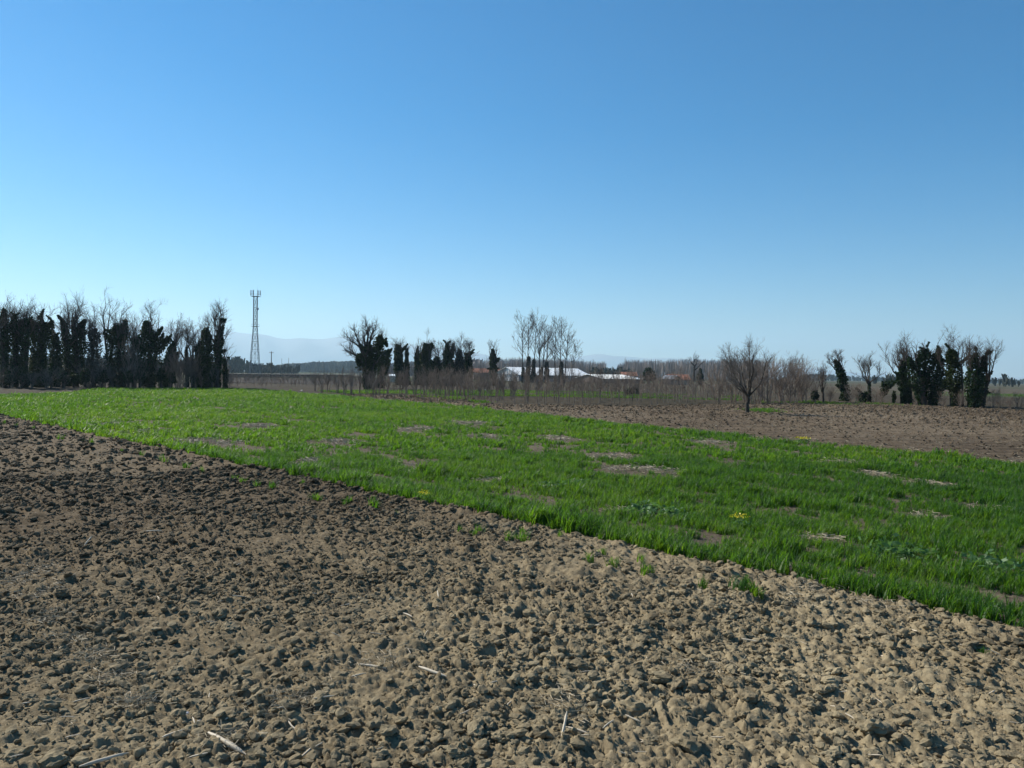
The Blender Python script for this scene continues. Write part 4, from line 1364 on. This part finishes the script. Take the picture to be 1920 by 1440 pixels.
# ------------------------------------------------------------------ buildings
def shed(name, label, A, B, depth, eave, ridge, wallmat, roofmat, overhang=.5, nseams=18, gable=None, cat='barn', right_hip=0.0):
    """front eave runs A to B (ground points), building extends away from the camera"""
    A, B = Vector((A.x, A.y, -.1)), Vector((B.x, B.y, -.1))
    u = (B - A).normalized()
    v = Vector((-u.y, u.x, 0))
    if v.y < 0:
        v = -v
    Lg = (B - A).length
    e = link(name, None, loc=A, label=label, category=cat)
    up = Vector((0, 0, 1))
    q = lambda s, t, z: u * s + v * t + up * z
    def part(nm, mat, build):
        mb = MB()
        build(mb)
        return link(nm, mb.mesh(nm, M[mat]), e)
    part('wall', wallmat, lambda m: m.slab([q(0, 0, 0), q(Lg, 0, 0), q(Lg, 0, eave), q(0, 0, eave)], .2))
    part('wall', wallmat, lambda m: m.slab([q(Lg, depth, 0), q(0, depth, 0), q(0, depth, eave), q(Lg, depth, eave)], .2))
    part('gable_wall', gable or wallmat, lambda m: m.slab([q(-.02, depth, 0), q(-.02, 0, 0), q(-.02, 0, eave), q(-.02, depth / 2, ridge), q(-.02, depth, eave)], .2))
    part('gable_wall', gable or wallmat, lambda m: m.slab([q(Lg + .02, 0, 0), q(Lg + .02, depth, 0), q(Lg + .02, depth, eave), q(Lg + .02, depth / 2, ridge), q(Lg + .02, 0, eave)], .2))
    sl = (ridge - eave) / (depth / 2)
    ez = eave - overhang * sl
    h_ = .12
    for sgn in (0, 1):
        t0 = -overhang if not sgn else depth + overhang
        pts = [q(-overhang, t0, ez + h_), q(Lg + overhang, t0, ez + h_), q(Lg + overhang - right_hip, depth / 2, ridge + h_), q(-overhang, depth / 2, ridge + h_)]
        if sgn:
            pts = pts[::-1]
        r = part('roof', roofmat, lambda m: m.slab(pts, .1))
        mb = MB()
        for k in range(1, nseams):
            s = -overhang + (Lg + 2 * overhang - right_hip) * k / nseams
            mb.bar(q(s, t0, ez + h_ + .04), q(s, depth / 2, ridge + h_ + .04), .05, 4)
        s_ = link('seam', mb.mesh('seam', M[roofmat]), r)
    return e, q, Lg

dB = 315.0
A_ = PW(973, 712, 300)
B_ = PW(1106, 712, 322)
e, q, Lg = shed('white_barn', 'long barn with a bright white roof and pale gable behind the poplars', A_, B_, 17, PW(1040, 703, 311).z, PW(1040, 690, 320).z, 'wall_grey', 'roof_white', gable='wall_white')
ev = PW(1040, 703, 311).z
for k in range(5):                                 # wall bays with openings
    mb = MB()
    s = 2.0 + k * (Lg - 4) / 5
    mb.box((0, 0, 0), (2.6, .12, 1.4))
    o = link('window', mb.mesh('window', M['dark']), e)
    o.location = q(s, -.14, 1.0)
    o.rotation_euler = (0, 0, math.atan2((B_ - A_).y, (B_ - A_).x))
mb = MB()
for t in (2.5, 6.0, 8.5, 11.0, 14.5):
    mb.bar(q(-.28, t, 0), q(-.28, t, ev + (1 - abs(t - 8.5) / 8.5) * (PW(1040, 690, 320).z - ev)), .12, 4)
mb.bar(q(-.28, 0, ev), q(-.28, 17, ev), .14, 4)
link('gable_post', mb.mesh('gable_post', M['steel']), e)
shed('low_shed', 'low shed with a white roof and brown wall right of the barn', PW(1130, 716, 285), PW(1206, 716, 296), 17, PW(1160, 710, 290).z, PW(1150, 702.5, 298).z, 'wall_brown', 'roof_white', right_hip=3.0)
shed('red_roof_house', 'red tiled house roof showing above the low shed', PW(1168, 712, 360), PW(1194, 712, 360), 9, PW(1180, 704, 360).z, PW(1180, 697.5, 364).z, 'wall_cream', 'tiles', cat='house', nseams=6)
shed('farmhouse', 'farmhouse with reddish tiled roof beside the pollarded tree', PW(1258, 716, 262), PW(1293, 716, 262), 9, PW(1275, 711, 262).z, PW(1275, 702, 266).z, 'wall_cream', 'tiles', cat='house', nseams=8)
shed('grey_annex', 'grey roofed farm annex left of the farmhouse', PW(1241, 716, 258), PW(1260, 716, 256), 7, PW(1250, 710, 257).z, PW(1250, 703.5, 260).z, 'wall_brown', 'wall_grey', cat='outbuilding', nseams=4)
shed('orange_roof_house', 'long orange tiled roof between the ivy trees and the barn', PW(888, 712, 345), PW(942, 712, 350), 9, PW(915, 698, 347).z, PW(915, 691, 350).z, 'wall_brown', 'tiles', cat='house', nseams=10)
shed('white_hut', 'small white roofed hut seen between the middle ivy trees', PW(729, 712, 205), PW(743, 712, 205), 4, PW(735, 704.5, 205).z, PW(735, 701.5, 207).z, 'wall_cream', 'roof_white', .2, 4, cat='hut')
shed('pale_hut', 'tiny pale hut peeping out under the two horned ivy tree', PW(813, 713, 215), PW(824, 713, 215), 4, PW(818, 708, 215).z, PW(818, 700.5, 217).z, 'wall_cream', 'wall_cream', .2, 4, cat='hut')

def scrap(label, px, py, s, z=None, d=None):
    p = G(px, py) if d is None else PW(px, py, d)
    if d is None:
        p.z = groundz(p.x, p.y)
    rng = np.random.default_rng(int(px))
    mb = clod_mesh(int(px), 'white_scrap', 2, 'scrap')
    o = link('white_scrap', mb, loc=p + Vector((0, 0, s * .3)), label=label, category='litter')
    o.scale = (s, s * .8, s * .7)
    return o
scrap('white scrap lying at the far edge of the wheat', 565, 733.5, .22)
scrap('white scrap among the orchard trees left of the nursery', 908, 733, .25)

# ------------------------------------------------------------------ foreground things
def put(name, me, px, py, scale, label, cat, group=None, rz=None, sink=0.0, z=None):
    p = G(px, py, .03)
    p.z = groundz(p.x, p.y) - sink
    o = link(name, me, loc=p, label=label, category=cat)
    if group:
        o['group'] = group
    o.scale = scale if isinstance(scale, tuple) else (scale,) * 3
    o.rotation_euler = (0, 0, R5.uniform(0, 6.28) if rz is None else rz)
    return o

big = [clod_mesh(700 + i, 'soil_clod', 3) for i in range(8)]
named = [((1285, 1410), .11, 'large dark soil clod at the bottom edge, right of centre'), ((1637, 1380), .10, 'rounded soil clod near the bottom, well right of centre'),
         ((1370, 1285), .075, 'dark soil clod beside a hollow in the right foreground'), ((1400, 1325), .08, 'upright soil clod below the dark hollow, right foreground'),
         ((1190, 1330), .10, 'largest soil clod of the centre foreground'), ((800, 1142), .075, 'round soil clod alone in the mid field centre')]
for i, ((px, py), r, lab) in enumerate(named):
    put('soil_clod', big[i], px, py, (r * 1.2, r, r * .85), lab, 'clod', sink=-r * .3)
for i in range(110):
    px, py = R5.uniform(0, 1920), R5.uniform(1000, 1436)
    p = G(px, py)
    if near_edge_v(np.array([p.x]), np.array([p.y]))[0] > -.3:
        continue
    r = R5.uniform(.04, .085)
    put('soil_clod', big[R5.integers(0, 8)], px, py, (r * R5.uniform(.9, 1.4), r * R5.uniform(.9, 1.3), r * R5.uniform(.6, .95)), 'fist sized lump of dry soil lying on the near ploughed field', 'clod',
        'larger soil clods of the near field', sink=-r * .25)

def stalk_mesh(seed, L, r):
    rng = np.random.default_rng(seed)
    n = 6
    pts = curve([(-L / 2, 0, 0), (0, rng.normal() * .03 * L, rng.uniform(0, .04) * L), (L / 2, rng.normal() * .05 * L, rng.normal() * .06 * L)], n)[None]
    rr = np.full((1, n), r) * rng.uniform(.8, 1.15, (1, n))
    rr[0, 0] *= .4
    rr[0, -1] *= .3
    return tubes([(pts, rr, 6)], M['stalk'], 'maize_stalk')
stk = [stalk_mesh(800 + i, .20, .009) for i in range(6)]
ms = [(288, 1005, 10, 1.1, 'pale stalk piece in the left field forming a hook'), (165, 1025, 75, 1.0, 'pale upright stalk piece at the left of the field'), (335, 1057, 0, 1.1, 'flat pale stalk piece in the left middle of the field'),
      (810, 1273, -38, 1.5, 'brightest straight stalk piece in the centre foreground'), (912, 1298, -38, 1.3, 'tan straight stalk piece right of the brightest one'), (699, 1256, -15, 1.2, 'white stalk piece left of the brightest one'),
      (1057, 1382, 72, 1.0, 'upright tan stalk piece beside a clod, bottom centre'), (1082, 1378, -20, 1.0, 'thick pale stalk piece lying beside the upright tan one'), (798, 1211, -65, .8, 'short bent pale stalk piece at field centre'),
      (765, 1158, -45, .8, 'short white stalk piece below the round soil clod'), (420, 1405, -40, 2.0, 'long thin stalk piece at the bottom left'), (195, 1432, 40, 1.4, 'pale stalk piece at the bottom edge, far left'),
      (1405, 1210, -30, .7, 'small white stalk piece in the right field'), (1650, 1368, 0, .7, 'small white stalk piece beside the rounded clod at right')]
for i, (px, py, a, s, lab) in enumerate(ms):
    o = put('maize_stalk', stk[i % 6], px, py, s, lab, 'stalk', rz=R_(a), sink=-.02)
    o.rotation_euler.x = R5.uniform(0, 6)
    if 60 < abs(a) < 80:
        o.rotation_euler.y = -.7
        o.location.z += .05
for i in range(120):
    px, py = R5.uniform(0, 1920), 860 + 580 * R5.uniform() ** .8
    p = G(px, py)
    if near_edge_v(np.array([p.x]), np.array([p.y]))[0] > -.2:
        continue
    o = put('maize_stalk', stk[R5.integers(0, 6)], px, py, R5.uniform(.25, .8), 'short pale maize stalk bit scattered on the near ploughed field', 'stalk', 'scattered maize stalk bits', sink=-.015)
    o.rotation_euler.y = R5.normal() * .15

tf = [blade_tuft(900 + i, 34, .20, .008, .07, 'grass_tuft', 'wheat', 3, .7) for i in range(5)]
put('grass_tuft', blade_tuft(950, 110, .20, .009, .15, 'grass_tuft', 'wheat', 3, .7), 1390, 1117, 1.0, 'largest grass tuft on the bare soil, right of centre', 'grass tuft')
put('grass_tuft', blade_tuft(951, 60, .18, .009, .09, 'grass_tuft', 'wheat', 3, .7), 1420, 1126, 1.0, 'grass tuft touching the right side of the largest tuft', 'grass tuft')
put('grass_tuft', tf[0], 1845, 1218, .7, 'tiny lone green sprout at the right of the bare soil', 'grass tuft', sink=.02)
for i, (px, py, s) in enumerate(((7, 798, 1.1), (30, 803, 1), (60, 806, 1.2), (113, 824, 1.5), (173, 836, 1.3), (160, 832, 1), (267, 856, 1.2), (300, 866, 1.4), (310, 868, 1), (350, 880, 1.2), (377, 889, 1.1), (483, 911, 1.2), (513, 914, 1.3), (506, 917, 1), (587, 936, 1.3),
                              (567, 906, .9), (598, 938, 1), (650, 948, 1.1), (700, 952, 1.2), (706, 955, 1.2), (655, 944, .9), (865, 1001, .9), (900, 1002, 1.1), (888, 1005, .8), (955, 1015, 1.1), (982, 1016, 1.1), (984, 1008, 1.2), (968, 1012, .8), (1103, 1052, 1.1), (1128, 1040, .9), (1148, 1064, 1.15), (1153, 1060, 1.0),
                              (1210, 1078, 1.1), (1217, 1076, 1.0), (1203, 1055, .9), (1316, 1100, .9), (745, 968, .7), (1050, 1008, .7), (440, 900, .9), (455, 905, 1), (230, 850, .9))):
    put('grass_tuft', tf[i % 5], px, py, s, 'small grass tuft in the loose line on bare soil along the wheat', 'grass tuft', 'grass tufts along the wheat edge', sink=.02)

# weeds and yellow flowers in the wheat
def weed_mesh(seed, n, size, mat, zc, name):
    rng = np.random.default_rng(seed)
    m = n
    c = np.stack([rng.normal(0, size * .45, m), rng.normal(0, size * .45, m), np.abs(rng.normal(0, zc, m)) + .05], 1)
    n1 = rng.normal(size=(m, 3)); n1[:, 2] *= .5
    n1 /= np.linalg.norm(n1, axis=1, keepdims=True)
    n2 = np.cross(n1, rng.normal(size=(m, 3)))
    n2 /= np.linalg.norm(n2, axis=1, keepdims=True)
    s = size * .12 * rng.uniform(.6, 1.3, (m, 1))
    v = np.stack([c - n1 * s, c + n2 * s * .6, c + n1 * s, c - n2 * s * .6], 1).reshape(-1, 3)
    return mesh_np(name, v, np.arange(4 * m).reshape(m, 4), M[mat])
for i, (px, py, s, lab) in enumerate(((1040, 917, .35, 'pale leafy weed patch in the wheat, centre of the picture'), (1085, 912, .25, 'small pale weed right of the centre weed patch'), (1210, 962, .4, 'pale leafy weeds beside the straw patch in the wheat'),
                                      (1260, 968, .3, 'pale weed just right of the weeds by the straw patch'), (1680, 1040, .45, 'flattened pale green weeds in the right wheat'), (1860, 1068, .4, 'pale weeds near the right edge of the wheat'))):
    e = put('weed', None, px, py, 1.0, lab, 'weed')
    link('leaves', weed_mesh(960 + i, 220, s, 'weed', .06, 'leaves'), e)
for i, (px, py, s, lab) in enumerate(((1388, 990, .16, 'yellow flowering plant in the right part of the wheat'), (795, 941, .12, 'small yellow flowers at the near wheat edge'), (1505, 830, .3, 'yellow flowers on the far wheat edge before the ploughed field'))):
    e = put('flowering_weed', None, px, py, 1.0, lab, 'flower')
    link('leaves', weed_mesh(980 + i, 60, s * 1.5, 'weed', .06, 'leaves'), e)
    fm = weed_mesh(990 + i, 70, s, 'flower', .03, 'flowers')
    o = link('flowers', fm, e)
    o.location.z = .14
# pale young saplings standing in the far field at the right
for (px, py, top, lab) in ((1877, 818, 768, 'thin pale sapling standing in the ploughed field at the right'), (1917, 806, 778, 'small pale sapling at the right edge of the ploughed field')):
    b = G(px, py)
    b.z = groundz(b.x, b.y) - .03
    h = PW(px, top, b.y).z - b.z
    o = link('field_sapling', sapling_mesh(int(px), h, h * .28, .012, 'field_sapling', 'twig_pale', .2, 5, True, 1, .004), loc=b, label=lab, category='sapling')
# pale stones
put('stone', clod_mesh(1001, 'stone', 2, 'stone'), 350, 1340, (.03, .022, .03), 'whitish grey stone on the soil at the bottom left', 'stone', sink=-.01)
put('stone', clod_mesh(1002, 'stone', 2, 'stone'), 372, 1362, (.026, .02, .018), 'second smaller pale stone below the whitish grey one', 'stone', sink=-.01)
print('tree tris', TRIS[0], 'saplings', n_s, 'ground quads', len(F))
